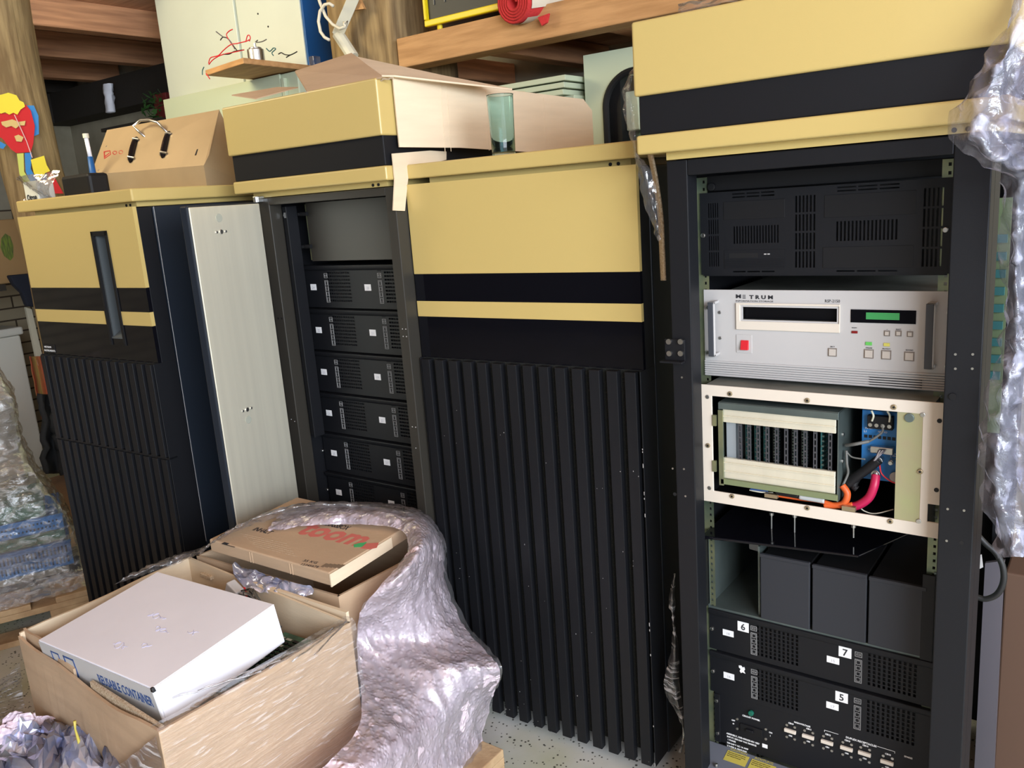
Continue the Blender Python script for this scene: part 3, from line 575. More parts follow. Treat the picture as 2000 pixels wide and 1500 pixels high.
for t in pats:
    z0, z1 = Zb_+.052, Zt_-.032
    if t == 'rail': mk('card_guide', MB().holes(xx, xx+.0072, z0, z1, .010, .014, [(xx+.002, xx+.0052, z0+.004+k*.0135, z0+.004+k*.0135+.010) for k in range(8)]), mat('guide_grey', (.05, .05, .055), .5), cg)
    elif t != 'gap':
        cd_ = mk('circuit_card', MB().box(xx+.002, xx+.0036, .020, .27, z0, z1), 'pcb_teal' if t == 'card' else 'black_matt', cg)
        q = MB()
        for k in range(14 if t == 'chip' else 9):
            z = z0+.004+k*(z1-z0-.01)/(14 if t == 'chip' else 9); q.box(xx+.0036, xx+.0085, .018+rg.random()*.004, .045, z, z+.0035)
        mk('chip_row', q, 'guide_chip' if False else mat('chip_glint', (.08, .12, .11), .25, .4), cd_)
    xx += pitch
mks('cage_screw', [MB().cyl((X1, .03, z), (X1+.003, .03, z), .004, 8) for z in (Zt_-.05, Zt_-.105)], 'steel', cg)
# blue power supply, wiring, bracket
pa = Q(1684, 800, .05); pb = Q(1757, 938, .05)
ps = mk('power_supply', MB().box(pa.x, pb.x+.01, .05, .3, pb.z-.006, pa.z), 'psu_blue', r, bevel=.001)
tb = Q(1725, 822, .05); mk('terminal_block', MB().box(tb.x-.026, tb.x+.02, .036, .05, tb.z-.014, tb.z+.012), 'black_matt', ps, bevel=.001)
mks('terminal_screw', [MB().cyl((tb.x-.020+k*.0115, .034, tb.z-.006), (tb.x-.020+k*.0115, .037, tb.z-.006), .0038, 10) for k in range(4)], 'steel', ps)
mks('vent_slot', [MB().box(tb.x-.034+k*.0085, tb.x-.034+k*.0085+.006, .0492, .0502, tb.z-.037, tb.z-.031) for k in range(8)], 'slot_dark', ps)
dc = Q(1724, 877, .045); mk('signal_connector', MB().box(dc.x-.021, dc.x+.021, .036, .05, dc.z-.008, dc.z+.006), 'steel', ps, bevel=.002)
mk('lettering', merge(txt_mb('L1', .006, TF(pa.x+.004, .0496, tb.z-.026)), txt_mb('INPUT', .005, TF(pa.x+.006, .0496, tb.z-.019)), txt_mb('NC NO', .005, TF(pa.x+.03, .0496, tb.z-.024)), txt_mb('+5V  GND', .0055, TF(pa.x+.012, .0496, tb.z-.062)), txt_mb('CURRENT', .0045, TF(pa.x+.012, .0496, tb.z-.095))), 'white_ink', ps)
c = Q(1746, 891, .05); mk('earth_symbol', MB().tube([(c.x+.0058*math.cos(a_), .0493, c.z+.0058*math.sin(a_)) for a_ in [i*math.pi/8 for i in range(17)]], .0005, 5).box(c.x-.0035, c.x+.0035, .049, .0498, c.z-.0005, c.z+.0005).box(c.x-.0005, c.x+.0005, .049, .0498, c.z, c.z+.004), 'white_ink', ps)
for (u, v) in ((1716, 899), (1711, 925), (1741, 902)): c = Q(u, v, .04); mk('ring_terminal', MB().cyl((c.x, .034, c.z), (c.x, .05, c.z), .0085 if u < 1730 else .005, 16).cyl((c.x, .030, c.z), (c.x, .036, c.z), .0045, 6), 'steel', ps, bevel=.0008)
def wire(pts, rad, m, name='cable', y=.03, par=None):
    P3 = [Q(p[0], p[1], p[2] if len(p) > 2 else y) for p in pts]; n = 10; out = []
    for i in range(len(P3)-1):
        for t in range(n): out.append(crom(P3[max(i-1, 0)], P3[i], P3[i+1], P3[min(i+2, len(P3)-1)], t/n))
    out.append(P3[-1]); return mk(name, MB().tube(out, rad, 10), m, par or r, smooth=True)
wire([(1711, 928, .03), (1707, 950, .02), (1697, 972, .02), (1678, 986, .02), (1662, 990, .02)], .0085, 'magenta')
wire([(1665, 985, .015), (1640, 989, .012), (1600, 978, .012), (1560, 973, .014), (1515, 966, .014)], .0048, 'orange'); wire([(1645, 948, .02), (1655, 965, .018), (1645, 985, .015), (1610, 987, .012)], .0068, 'orange')
wire([(1516, 962, .01), (1560, 969, .008)], .0052, 'black_matt', 'cable_sleeve'); wire([(1562, 970, .006), (1610, 978, .006)], .0058, mat('sleeve_white', (.4, .42, .42), .5), 'cable_sleeve')
wire([(1464, 957, .012), (1485, 961, .01), (1510, 963, .012)], .0016, 'white_plastic'); wire([(1466, 955, .012), (1490, 957, .01), (1500, 958, .01)], .0028, 'blue_ink')
mk('brass_lug', MB().box(Q(1493, 962).x, Q(1518, 962).x, .0, .01, Q(1500, 972).z, Q(1500, 965).z), 'brass', r); mk('brass_lug', MB().box(Q(1644, 990).x, Q(1670, 990).x, .0, .01, Q(1650, 998).z, Q(1650, 989).z), 'brass', r)
wire([(1716, 898, .03), (1695, 915, .03), (1672, 932, .03), (1658, 945, .03)], .0095, 'black_matt', 'cable_bundle'); wire([(1702, 905, .035), (1680, 926, .035), (1668, 948, .03), (1674, 955, .03)], .007, 'black_matt', 'cable_bundle')
for k in range(5): wire([(1716+k*3, 880, .032), (1712+k, 892, .022), (1703+k*.5, 905, .026)], .0018, 'light_grey' if k % 2 else 'purple_metal', 'wire')
wire([(1652, 870, .03), (1672, 867, .02), (1697, 862, .03)], .0035, mat('wire_grey', (.12, .12, .11), .5), 'wire'); wire([(1653, 880, .03), (1654, 905, .025), (1656, 925, .03), (1645, 950, .02)], .0026, 'wire_grey', 'wire')
wire([(1697, 862, .03), (1712, 853, .03), (1724, 842, .035), (1722, 828, .036)], .0024, 'wire_grey', 'wire'); wire([(1718, 905, .03), (1722, 925, .03), (1740, 940, .03), (1752, 944, .03)], .0014, 'red', 'wire')
wire([(1655, 884, .03), (1665, 893, .03), (1690, 897, .03)], .0016, 'wire_grey', 'wire'); wire([(1702, 802, .03), (1706, 812, .03), (1703, 822, .034)], .002, 'white_plastic', 'wire'); wire([(1733, 803, .03), (1738, 812, .03), (1737, 824, .034)], .002, 'white_plastic', 'wire')
wire([(1678, 990, .03), (1690, 999, .03), (1710, 1003, .03), (1745, 995, .03)], .0012, 'white_plastic', 'wire')
mk('capacitor', MB().cyl(Q(1748, 932, .06), Q(1748, 932, .04), .010, 16), 'light_grey', r, bevel=.001)
ba = Q(1753, 804, .003); bb = Q(1793, 1010, .003)
bk = mk('bracket', MB().box(ba.x, opn[1]-.0, .0015, .004, .02, Hc-.022), mat('chromate', (.47, .40, .27), .35, .5, col2=(.45, .47, .25), vs=9), r)
c = Q(1776, 816, 0); mk('bracket_bolt', MB().cyl((c.x, -.002, c.z), (c.x, .003, c.z), .0085, 18), 'green_steel', bk, bevel=.001)

# battery bay with three black modules
r = thing('battery_bay', 'open metal bay with one empty place under the card chassis', 'battery bay', MD @ Matrix.Translation((.068, YP, .50)))
Q2 = lambda u, v, y=0: at(u, v, M=RM[r.name], y=y)
bx = Q2(1486, 1120).x
mk('tray', MB().box(.0, .475, .0, .4, -.002, .004).box(.0, .004, .0, .4, .004, .19).box(.471, .475, .0, .4, .004, .19).box(.0, .475, .396, .4, .004, .19), 'green_steel', r)
mk('divider', MB().box(bx-.01, bx-.006, .01, .38, .004, .17), 'green_steel', r)
mk('mounting_ear', MB().box(-.016, .004, -.006, .0, .01, .175).box(.0, .004, -.03, 0, .01, .175), 'black_paint', r, bevel=.001)
mk('mounting_ear', MB().box(.452, .475, -.006, .0, .0, .185), 'black_paint', r, bevel=.001)
mk('loose_bracket', MB().hexa([(.06, .1, .115), (.12, .06, .13), (.12, .09, .13), (.06, .13, .115)], [(.06, .1, .14), (.12, .06, .155), (.12, .09, .155), (.06, .13, .14)]), 'light_grey', r, bevel=.004)
t = solo('plastic_tray', MB().hexa([MD @ V(p) for p in ((.076, .10, .690), (.40, .14, .695), (.53, .45, .70), (.08, .45, .70))], [MD @ V(p) for p in ((.076, .10, .697), (.40, .14, .70), (.53, .45, .706), (.08, .45, .706))]), 'black_gloss', 'glossy black sheet lying over the battery bay', 'cover sheet', bevel=.002)
t['label'] = 'thin glossy black sheet lying over the battery bay modules'
for i, (xm0, xm1) in enumerate(((.1935, .3015), (.3065, .4165), (.4205, .528))):
    g = thing('battery_module', ['black battery module beside the empty place of the bay', 'black battery module in the middle of the three', 'black battery module closest to the rack post'][i], 'battery module', MD @ Matrix.Translation((xm0, YP-.004, .5045)), 'battery modules in the bay')
    fb = mk('front_cover', MB().box(0, xm1-xm0, 0, .006, 0, .157-i*.002), mat('module_black', (.022, .024, .03), .6), g, bevel=.002)
    mk('housing', MB().box(.003, xm1-xm0-.003, .006, .34, .004, .150), 'black_matt', g)
    mk('top_flange', MB().box(0, xm1-xm0, -.003, .0, .149-i*.002, .157-i*.002), 'module_black', fb, bevel=.001)
for i, (u, v0, v1) in enumerate(((1507, 1006, 1038), (1552, 1010, 1040), (1667, 1030, 1050))):
    a = at(u, v0, M=MD, y=.2); b = at(u, v1, M=MD, y=.2)
    solo('long_bolt', MB().cyl(MD @ b, MD @ a, .002, 8).cyl(MD @ a, MD @ (a+V((0, 0, .006))), .005, 8), 'screw', ['long zinc bolt standing closest to the empty bay place', 'long zinc bolt standing second in the bay', 'long zinc bolt standing near the right rack post'][i], 'bolt', 'bolts standing over the battery bay')

# the two drive units and the distribution panel below
drive_unit(MD @ Matrix.Translation((.0695, YP, .500)), 'drive_unit', .108, 'black drive unit with stickers 6 and 7, under the battery modules', 'drive units low in the right rack', ('18', '15'), extra=((.069, -.0172, '6'), (.2925, -.0172, '7')))
drive_unit(MD @ Matrix.Translation((.0695, YP, .3915)), 'drive_unit', .112, 'black drive unit with a single sticker 5, above the power panel', 'drive units low in the right rack', ('16', '17'), extra=((.287, -.0172, '5'),))
solo('torn_sticker', MB().slab([MD @ V((.136+dx, YP-.0016, .368+dz)) for dx, dz in [(.004+.75*a, .002+.75*b) for a, b in ((0, 0), (.008, .002), (.012, -.003), (.018, .0), (.020, -.008), (.017, -.014), (.021, -.022), (.012, -.02), (.007, -.024), (.003, -.018), (.006, -.010), (.001, -.007))]], MD.to_3x3() @ V((0, .0006, 0))), 'sticker', 'remains of a torn white sticker on the lower drive unit', 'sticker')
r = thing('power_panel', 'black power distribution panel with breakers at the foot of the right rack', 'power panel', MD @ Matrix.Translation((.078, YP+.002, .150)))
Q3 = lambda u, v, y=0: at(u, v, M=RM[r.name], y=y)
f = mk('face', MB().box(0, .465, 0, .003, 0, .131), 'black_paint', r); mk('housing', MB().box(.01, .455, .003, .35, .0, .129), 'black_matt', r)
mk('mounting_edge', MB().box(0, .014, -.004, 0, .0, .128), 'black_paint', f, bevel=.001)
for u, v in ((1401, 1367), (1403, 1430)): c = Q3(u, v); mk('screw', MB().cyl((c.x, -.007, c.z), (c.x, -.003, c.z), .0042, 12), 'screw', r, bevel=.001)
c = Q3(1468, 1391); mk('green_lamp', MB().cyl((c.x, -.008, c.z), (c.x, 0, c.z), .0065, 16), mat('green_lens', (.01, .12, .08), .15), r, bevel=.002)
a = Q3(1446, 1405); b = Q3(1490, 1437); bk = mk('main_breaker', MB().box(a.x, b.x, -.004, 0, b.z-.004, a.z-.008), 'black_matt', r, bevel=.001)
mk('rocker', MB().box(a.x+.016, a.x+.034, -.011, -.004, b.z+.004, a.z-.014), 'black_paint', bk, bevel=.002)
for u, v in ((1440, 1404), (1440, 1423), (1496, 1424), (1496, 1443)): c = Q3(u, v); mk('panel_screw', MB().cyl((c.x, -.002, c.z), (c.x, .001, c.z), .0032, 10), 'screw', f, bevel=.0006)
def w3(s, u, v, size, m='white_ink', bold=.0002): c = Q3(u, v); return txt_mb(s, size, TF(c.x, -.0004, c.z), bold=bold)
mk('lettering', merge(w3('CIRCUIT POWER', 1450, 1398, .0055), w3('OFF', 1429, 1407, .0048), w3('O', 1431, 1414, .005), w3('ON', 1502, 1431, .0048), w3('I', 1504, 1438, .005),
   w3('ASSEMBLY, D55-000625-001 REV', 1419, 1433, .0058), w3('INPUT: 200-240 VAC 50/60HZ', 1420, 1439, .0056), w3('1 PHASE', 1421, 1445, .0056), w3('220-240 V AC 16 AMP', 1420, 1451, .0056), w3('2 WIRE & GROUND', 1420, 1457, .0056),
   w3('HIGH-VOLTAGE', 1551, 1411, .005), w3('DUPLEX RECEPTACLES', 1652, 1441, .0062), w3('SPARES', 1766, 1478, .005)), 'white_ink', f)
mk('revision_label', MB().box(Q3(1489, 1452).x, Q3(1499, 1452).x, -.001, 0, Q3(1490, 1459).z, Q3(1490, 1452).z), 'sticker', f)
for i, (u, v) in enumerate(((1544, 1427), (1579, 1438), (1616, 1449), (1654, 1461), (1689, 1471), (1733, 1488))):
    c = Q3(u, v); bk = mk('breaker', MB().box(c.x-.013, c.x+.013, -.006, 0, c.z-.0035, c.z+.0045), 'cream', r, bevel=.001)
    for dx in (-.008, .010): mk('breaker_screw', MB().cyl((c.x+dx, -.002, c.z+.0125), (c.x+dx, .001, c.z+.0125), .003, 10), 'screw', bk); 
    for dx in (-.008, .010): mk('breaker_screw', MB().cyl((c.x+dx, -.002, c.z-.018), (c.x+dx, .001, c.z-.018), .003, 10), 'screw', bk)
    mk('lettering', merge(txt_mb('CB%d' % (10+i), .0052, TF(c.x+.001, -.0004, c.z+.017), align='CENTER', bold=.0002), txt_mb('CB%d' % (2+i), .0045, TF(c.x, -.0004, c.z-.0145), align='CENTER', bold=.0002)), 'white_ink', bk)
a = Q3(1610, 1426); b = Q3(1748, 1468); mk('bracket_line', MB().box(a.x, a.x+.03, -.0005, 0, a.z, a.z+.0008).box(a.x, a.x+.0008, -.0005, 0, a.z-.004, a.z).box(b.x-.035, b.x, -.0005, 0, a.z, a.z+.0008).box(b.x-.0008, b.x, -.0005, 0, a.z-.004, a.z), 'white_ink', f)
# foot plate with the two caution labels
mk('foot_plate', MB().hexa([MD.inverted() @ (MD @ V(p)) for p in ((.055, .06, .06), (.56, .06, .06), (.56, YP, .06), (.055, YP, .06))], [(.055, .060, .128), (.56, .060, .128), (.56, YP, .146), (.055, YP, .146)]), 'grey_base', cabD, bevel=.003)
tl = math.atan2(.018, YP-.06)
def foot(u, v): return at(u, v, M=MD, z=.137)
for (s, u0, v0, u1, v1, hu, hv) in (('CAUTION', 1422, 1470, 1467, 1480, 1434, 1474), ('ACHTUNG', 1469, 1487, 1520, 1497, 1476, 1488)):
    a = foot(u0, v0); b = foot(u1, v1); y0_ = max(.064, min(a.y, b.y)-.03)
    zf = lambda y: .128+(y-.06)*.018/(YP-.06)+.0004
    L = mk('caution_label', MB().slab([(a.x, y0_-0, zf(y0_)), (b.x, y0_, zf(y0_)), (b.x, a.y, zf(a.y)), (a.x, a.y, zf(a.y))], (0, 0, .0004)), 'label_yellow', cabD)
    mk('lettering', txt_mb(s, .009, Matrix.Translation((a.x+.004, a.y+.003, zf(a.y)+.0006)) @ Matrix.Rotation(tl, 4, 'X')), 'label_yellow', L)
    for k in range(3): mk('fine_print', txt_mb(('Disconnect mains before service', 'Netzstecker ziehen vor Wartung', 'Open only by trained staff')[k], .0032, Matrix.Translation((a.x+.003, a.y-.006-k*.005, zf(a.y-.006-k*.005)+.0008)) @ Matrix.Rotation(tl, 4, 'X')), 'ink', L)
for u, v in ((1420, 1456), (1399, 1495)): c = foot(u, v); mk('plate_screw', MB().cyl((c.x, c.y, .134), (c.x, c.y, .1415), .004, 12), 'screw', cabD, bevel=.0008)
# ================================================================== things on and behind the cabinets
def card(parent_name, pts, m, parent, th=.004, world=True, bevel=0):
    """flat piece of board through world points"""
    n = (V(pts[1])-V(pts[0])).cross(V(pts[2])-V(pts[0])).normalized()*th
    return mk(parent_name, MB().slab(pts, n), m, parent, world=world, bevel=bevel)
# tumbler
g = at(984, 299, y=.06)
def lathe(prof, n=40, c=V((0, 0, 0))):
    q = MB(); return q.grid(lambda u, v: c+V((prof[round(u*(len(prof)-1))][0]*math.cos(-v*2*math.pi), prof[round(u*(len(prof)-1))][0]*math.sin(-v*2*math.pi), prof[round(u*(len(prof)-1))][1])), len(prof)-1, n)
solo('glass_tumbler', lathe([(0, 0), (.027, 0), (.0283, .0005), (.0288, .002), (.0293, .02), (.0325, .141), (.0335, .143), (.0325, .1435), (.0316, .141), (.0276, .0095), (.0272, .0082), (.0258, .0076), (.02, .0075), (0, .0075)], c=V((g.x, g.y, ZL1))), 'glass', 'tall teal glass tumbler standing on the closed cabinet lid', 'glass', smooth=True)
# big cardboard box: long side panel, flaps over the rack top
ct = thing('opened_cardboard_box', 'opened cardboard box spread over the striped rack top, behind the tumbler', 'cardboard box', (-.6, .2, ZL1))
a0, a1 = V((-.646, -.040, 0)), V((-.50, .675, 0)); ax = (a1-a0).normalized(); nx = V((ax.y, -ax.x, 0))
def cp(s, z): p = a0+ax*s; return V((p.x, p.y, z))
Ls = (a1-a0).length
def panel(name, outline, m='cardboard_pale', th=.004): return mk(name, MB().slab([cp(s, z)+nx*d for s, z, d in outline], -nx*th), m, ct, world=True)
panel('side_panel', [(0, 1.604, 0), (.2, 1.599, 0), (Ls*.97, 1.566, .0), (Ls, 1.60, 0), (Ls, 1.70, 0), (Ls*.95, 1.733, 0), (.0, 1.776, 0)])
for s in (.145, .165, .30, .52): mk('crease', MB().tube([cp(s, 1.57+.02)+nx*.0002, cp(s+.004, 1.765-s*.06)+nx*.0002], .0009, 6), 'cardboard_pale', ct, world=True)
lf = mk('lower_flap', MB().slab([at(u, v, x=-.651) for u, v in ((766, 300), (840, 294), (872, 296), (872, 312), (800, 330), (796, 360), (791, 412), (768, 411), (771, 350))], (-.003, 0, 0)), 'cardboard_pale', ct, world=True)
f1 = [at(600, 181, y=-.088), at(746, 153, y=-.086), at(730, 140, y=.0), at(686, 106, y=.06), at(576, 141, y=.0)]
mk('top_flap', MB().slab(f1, (0, .002, .004)), 'cardboard', ct, world=True)
mk('top_flap', MB().slab([at(686, 108, y=.06), at(745, 150, y=-.07), at(770, 150, y=-.05), at(1000, 176, y=.25), at(700, 118, y=.12)], (0, .002, .004)), 'cardboard_pale', ct, world=True)
mk('torn_flap', MB().slab([at(452, 187, y=-.06), at(540, 172, y=0), at(582, 172, y=.0), at(500, 194, y=-.08)], (0, .002, .003)), 'cardboard', ct, world=True)
tp = []
for k in range(40):
    t = k/39; p = V((at(596, 181, y=-.088)))*(1-t)+at(768, 152, y=-.07)*t; tp.append(p+V((0, 0, .0035*noise.noise(V((k*.9, 0, 0))))))
mk('torn_edge', MB().tube(tp, [.002+.0015*abs(noise.noise(V((k*1.3, 3, 0)))) for k in range(40)], 6), 'cardboard_edge', ct, world=True)

# bent sheet metal cover on the slotted cabinet
sb = thing('metal_cover', 'bent brown sheet metal cover with handle and red scribble on the cabinet', 'metal cover', MA @ Matrix.Translation((-.3, .2, ZL1)))
yb = -.05
fa, fb_ = at(183, 372, y=yb), at(404, 362, y=yb); za = ZL1
ga, gb = at(184, 340, y=yb), at(404, 322, y=yb); ha, hb = at(209, 254, y=yb+.13), at(428, 214, y=yb+.13)
fa.z = fb_.z = za; ga.x = fa.x; gb.x = fb_.x
lowm = mk('lower_panel', MB().slab([fa, fb_, gb, ga], (0, .0015, 0)), 'brown_metal', sb, world=True)
gm = at(402, 320, y=yb+.002)
up = mk('sloped_panel', MB().slab([ga, gb, gb+V((.004, .02, .03)), hb, ha], (0, .0015, -.0005)), 'brown_metal', sb, world=True)
mk('side_panel', MB().slab([fb_, gb, hb, V((hb.x, hb.y+.1, za))], (-.0015, 0, 0)), 'brown_metal', sb, world=True); mk('side_panel', MB().slab([fa, ga, ha, V((ha.x, ha.y+.1, za))], (.0015, 0, 0)), 'brown_metal', sb, world=True)
nrm = (gb-ga).cross(ha-ga).normalized()
if nrm.y > 0: nrm = -nrm
def onp(u, v, off=0):
    d = (u-1000)*RT-(v-750)*UP+FPX*FW; t = (ga-CAM).dot(nrm)/d.dot(nrm); return CAM+d*t+nrm*off
mk('handle', MB().tube([onp(284, 268), onp(278, 262, .02), onp(274, 257, .03), onp(290, 248, .034), onp(306, 247, .034), onp(322, 251, .03), onp(330, 262, .0)], .0045, 10), 'steel', sb, world=True, smooth=True)
for (u0, v0, u1, v1) in ((269, 271, 257, 318), (333, 260, 320, 309)):
    p, q_ = onp(u0, v0, .004), onp(u1, v1, .004); n_ = 10
    e = mk('socket', MB().tube([p+(q_-p)*(k/n_)+nrm*(.004*math.sin(k/n_*math.pi)) for k in range(n_+1)], [.011 if 0 < k < n_ else .006 for k in range(n_+1)], 8), 'black_gloss', sb, world=True)
    for t in (.12, .88): mk('socket_latch', MB().tube([p+(q_-p)*t-ax*.0+V((-.018, 0, 0)), p+(q_-p)*t+nrm*.012, p+(q_-p)*t+V((.018, 0, .002))], .0045, 8), 'steel', e, world=True)
rd = mat('red_marker', (.42, .05, .035), .7)
def ring3(u, v, r_, nn=10): return [onp(u+r_*math.cos(a), v+r_*.8*math.sin(a), .001) for a in [i*2*math.pi/nn for i in range(nn+1)]]
mk('scribble', merge(MB().tube(ring3(225, 299, 4), .002, 5), MB().tube(ring3(237, 298, 4), .002, 5), MB().tube([onp(204, 297, .001), onp(215, 295, .001), onp(217, 302, .001), onp(205, 310, .001), onp(204, 297, .001), onp(206, 306, .001), onp(214, 300, .001)], .0025, 5)), rd, sb, world=True)
for (u, v) in ((350, 273), (301, 271), (396, 271), (404, 254), (404, 272), (395, 308), (208, 286), (193, 333), (253, 279)): mk('rivet', MB().cyl(onp(u, v, -.001), onp(u, v, .001), .0035, 8), 'steel', sb, world=True)
mk('slot', MB().tube([onp(387, 293, .0005), onp(383, 304, .0005)], .004, 6), 'slot_dark', sb, world=True)
# pale ribbed sheet leaning between the cover and the striped rack, black box behind
r_ = solo('ribbed_sheet', MB().grid(lambda u, v: (lambda p: p+V((0, .004*math.sin(u*60), 0)))(at(406+54*v+(-2 if u < .1 else 0)+9*(u)*0, 358-92*u+30*(v-.5)*u, y=.10+.05*u)), 40, 10), mat('sheet_beige', (.46, .40, .34), .8), 'pale ribbed packing sheet leaning between brown cover and striped rack', 'packing sheet', solid=.003)
b0, b1 = at(420, 352, y=.22), at(441, 246, y=.22); solo('black_case', MB().box(b0.x, b0.x+.07, .22, .34, ZL1, b1.z), 'black_matt', 'black case standing behind the ribbed packing sheet', 'case', bevel=.004)
# black device, packet and tube at the cabinet's left end
b0, b1 = at(122, 372, y=-.2), at(180, 336, y=-.2); solo('black_device', MB().box(b0.x, b1.x-.03, -.2, -.13, ZL1, b1.z), 'black_matt', 'low black device lying behind the brown sheet metal cover', 'device', bevel=.01)
t = thing('grease_gun', 'white tube with blue handle standing behind the metal cover', 'tube', (at(186, 372, y=-.06).x, -.06, ZL1))
c0, c1, c2 = at(186, 366, y=-.08), at(176, 306, y=-.08), at(168, 268, y=-.08); c0.z = ZL1
mk('blue_handle', MB().tube([c0, c1], [.014, .009], 12), 'blue_paint', t, world=True, smooth=True); mk('white_tube', MB().tube([c1, c2], .007, 12), 'white_card', t, world=True, smooth=True); mk('ring_end', MB().cyl(c2-V((0, 0, .003)), c2+V((0, 0, .012)), .010, 14), 'white_plastic', t, world=True)
pk = [at(u, v, y=-.2) for u, v in ((45, 391), (50, 356), (88, 355), (104, 365), (108, 386))]
zz = ZL1; pm = thing('packet', 'clear plastic packet lying on the left corner of the cabinet lid', 'packet', (pk[0].x+.1, -.2, zz))
x0_, x1_ = pk[0].x, pk[-1].x
mk('card', MB().box(x0_, x0_+.10, -.19, -.13, zz, zz+.075), 'fridge_white', pm, world=True, bevel=.004)
mk('writing', txt_mb('Otron', .028, TF(x0_+.015, -.1915, zz+.010), bold=.0008), 'ink', pm, world=True)
net = [[V((x0_-.02+i*(x1_-x0_+.05)/4, -.2+.03*math.sin(i+j), zz+.003+j*.03)) for i in range(5)] for j in range(4)]
mk('plastic_bag', surf(net, 24, 30, .012, 18, seed=3), 'clear_film', pm, world=True, smooth=True)

# felt parrot on the post
pr = thing('felt_parrot', 'flat felt parrot in red, yellow and blue hanging on the tree trunk post', 'decoration', (at(40, 250, x=-3.22).x, at(40, 250, x=-3.22).y, at(40, 370, x=-3.22).z))
vd = V((.86, -.5, 0))
def felt(name, pts, m, off, th=.004):
    P_ = []
    c = at(40, 250, x=-3.2)
    for u, v in pts:
        d = (u-1000)*RT-(v-750)*UP+FPX*FW; t_ = (c+vd*off-CAM).dot(vd)/d.dot(vd); P_.append(CAM+d*t_)
    return mk(name, MB().slab(P_, -vd*th), m, pr, world=True)
felt('wing', [(52, 206), (66, 206), (75, 226), (76, 262), (66, 266), (60, 240)], 'felt_blue', -.01); felt('wing', [(-14, 268), (12, 283), (6, 291), (-14, 284)], 'felt_blue', -.01)
felt('body', [(-14, 218), (14, 222), (36, 214), (50, 204), (60, 216), (68, 246), (65, 280), (60, 297), (32, 299), (22, 292), (4, 270), (-14, 262)], 'felt_red', 0)
felt('head', [(-12, 188), (6, 184), (16, 181), (32, 186), (38, 196), (46, 200), (49, 208), (40, 214), (34, 224), (26, 220), (18, 224), (10, 219), (2, 222), (-12, 216)], 'felt_yellow', .006)
felt('breast_feathers', [(2, 238), (12, 236), (24, 233), (36, 238), (50, 236), (48, 245), (38, 245), (31, 251), (22, 246), (12, 249), (4, 244)], 'felt_tan', .006); felt('breast_feathers', [(28, 266), (36, 263), (46, 268), (42, 277), (32, 276)], 'felt_tan', .006)
felt('tail', [(33, 300), (46, 299), (47, 335), (61, 357), (48, 360), (38, 340)], 'felt_lime', -.003); felt('tail', [(48, 299), (62, 298), (60, 330), (74, 355), (60, 358), (50, 335)], 'felt_blue', -.004)
felt('beak', [(60, 312), (86, 304), (91, 322), (98, 334), (88, 338), (76, 356), (66, 338)], 'felt_yellow', .002); felt('tail', [(92, 336), (102, 338), (124, 378), (106, 378)], 'felt_red', 0); felt('tail', [(80, 350), (90, 338), (93, 362), (84, 362)], 'felt_blue', -.002)
mk('string', MB().tube([at(28, 224, x=-3.19), at(52, 276, x=-3.19), at(63, 308, x=-3.19)], .002, 6), mat('pink_string', (.7, .45, .45), .8), pr, world=True)

# pale enclosures behind
gb_ = thing('pale_cabinet', 'pale green enclosure behind the racks, lower one under the wooden board', 'cabinet', (-2.5, .85, 0))
gx0, gx1, gz = at(318, 195, y=.8).x, at(545, 143, y=.8).x, at(430, 170, y=.8).z
mk('body', MB().box(gx0, gx1+.10, .812, 1.30, 0, gz), 'pale_green', gb_, world=True, bevel=.004); mk('front_panel', MB().box(gx0, gx1, .80, .81, .02, gz-.0), 'pale_green', gb_, world=True, bevel=.003)
mk('hinge', MB().box(gx1+.01, gx1+.03, .795, .812, gz-.12, gz-.02), 'pale_green', gb_, world=True, bevel=.002)
wc = thing('tall_cabinet', 'tall off-white enclosure standing on top of the pale green one', 'cabinet', (-2.5, .95, gz))
wx0, wx1 = at(318, 95, y=.9).x, at(594, 55, y=.9).x-.012
mk('body', MB().box(wx0, wx1, .912, 1.33, gz, 2.94), 'pale_white', wc, world=True, bevel=.004); sx = at(463, 40, y=.9).x
mk('door', MB().box(wx0, sx-.006, .895, .911, gz+.003, 2.93), 'pale_white', wc, world=True, bevel=.003); mk('door', MB().box(sx+.004, wx1, .900, .911, gz+.003, 2.93), 'pale_white', wc, world=True, bevel=.003)
mks('rivet', [MB().cyl((at(u, v, y=.9).x, .898, at(u, v, y=.9).z), (at(u, v, y=.9).x, .901, at(u, v, y=.9).z), .004, 8) for u, v in ((504, 27), (524, 52))], 'slot_dark', wc, world=True)
bx0, bx1 = at(592, 50, y=1.0).x, at(636, 50, y=1.0).x
mk('side_panel', MB().box(wx1+.001, wx1+.012, .905, 1.33, gz, 2.94), 'blue_paint', wc, world=True, bevel=.002, label='blue side panel')
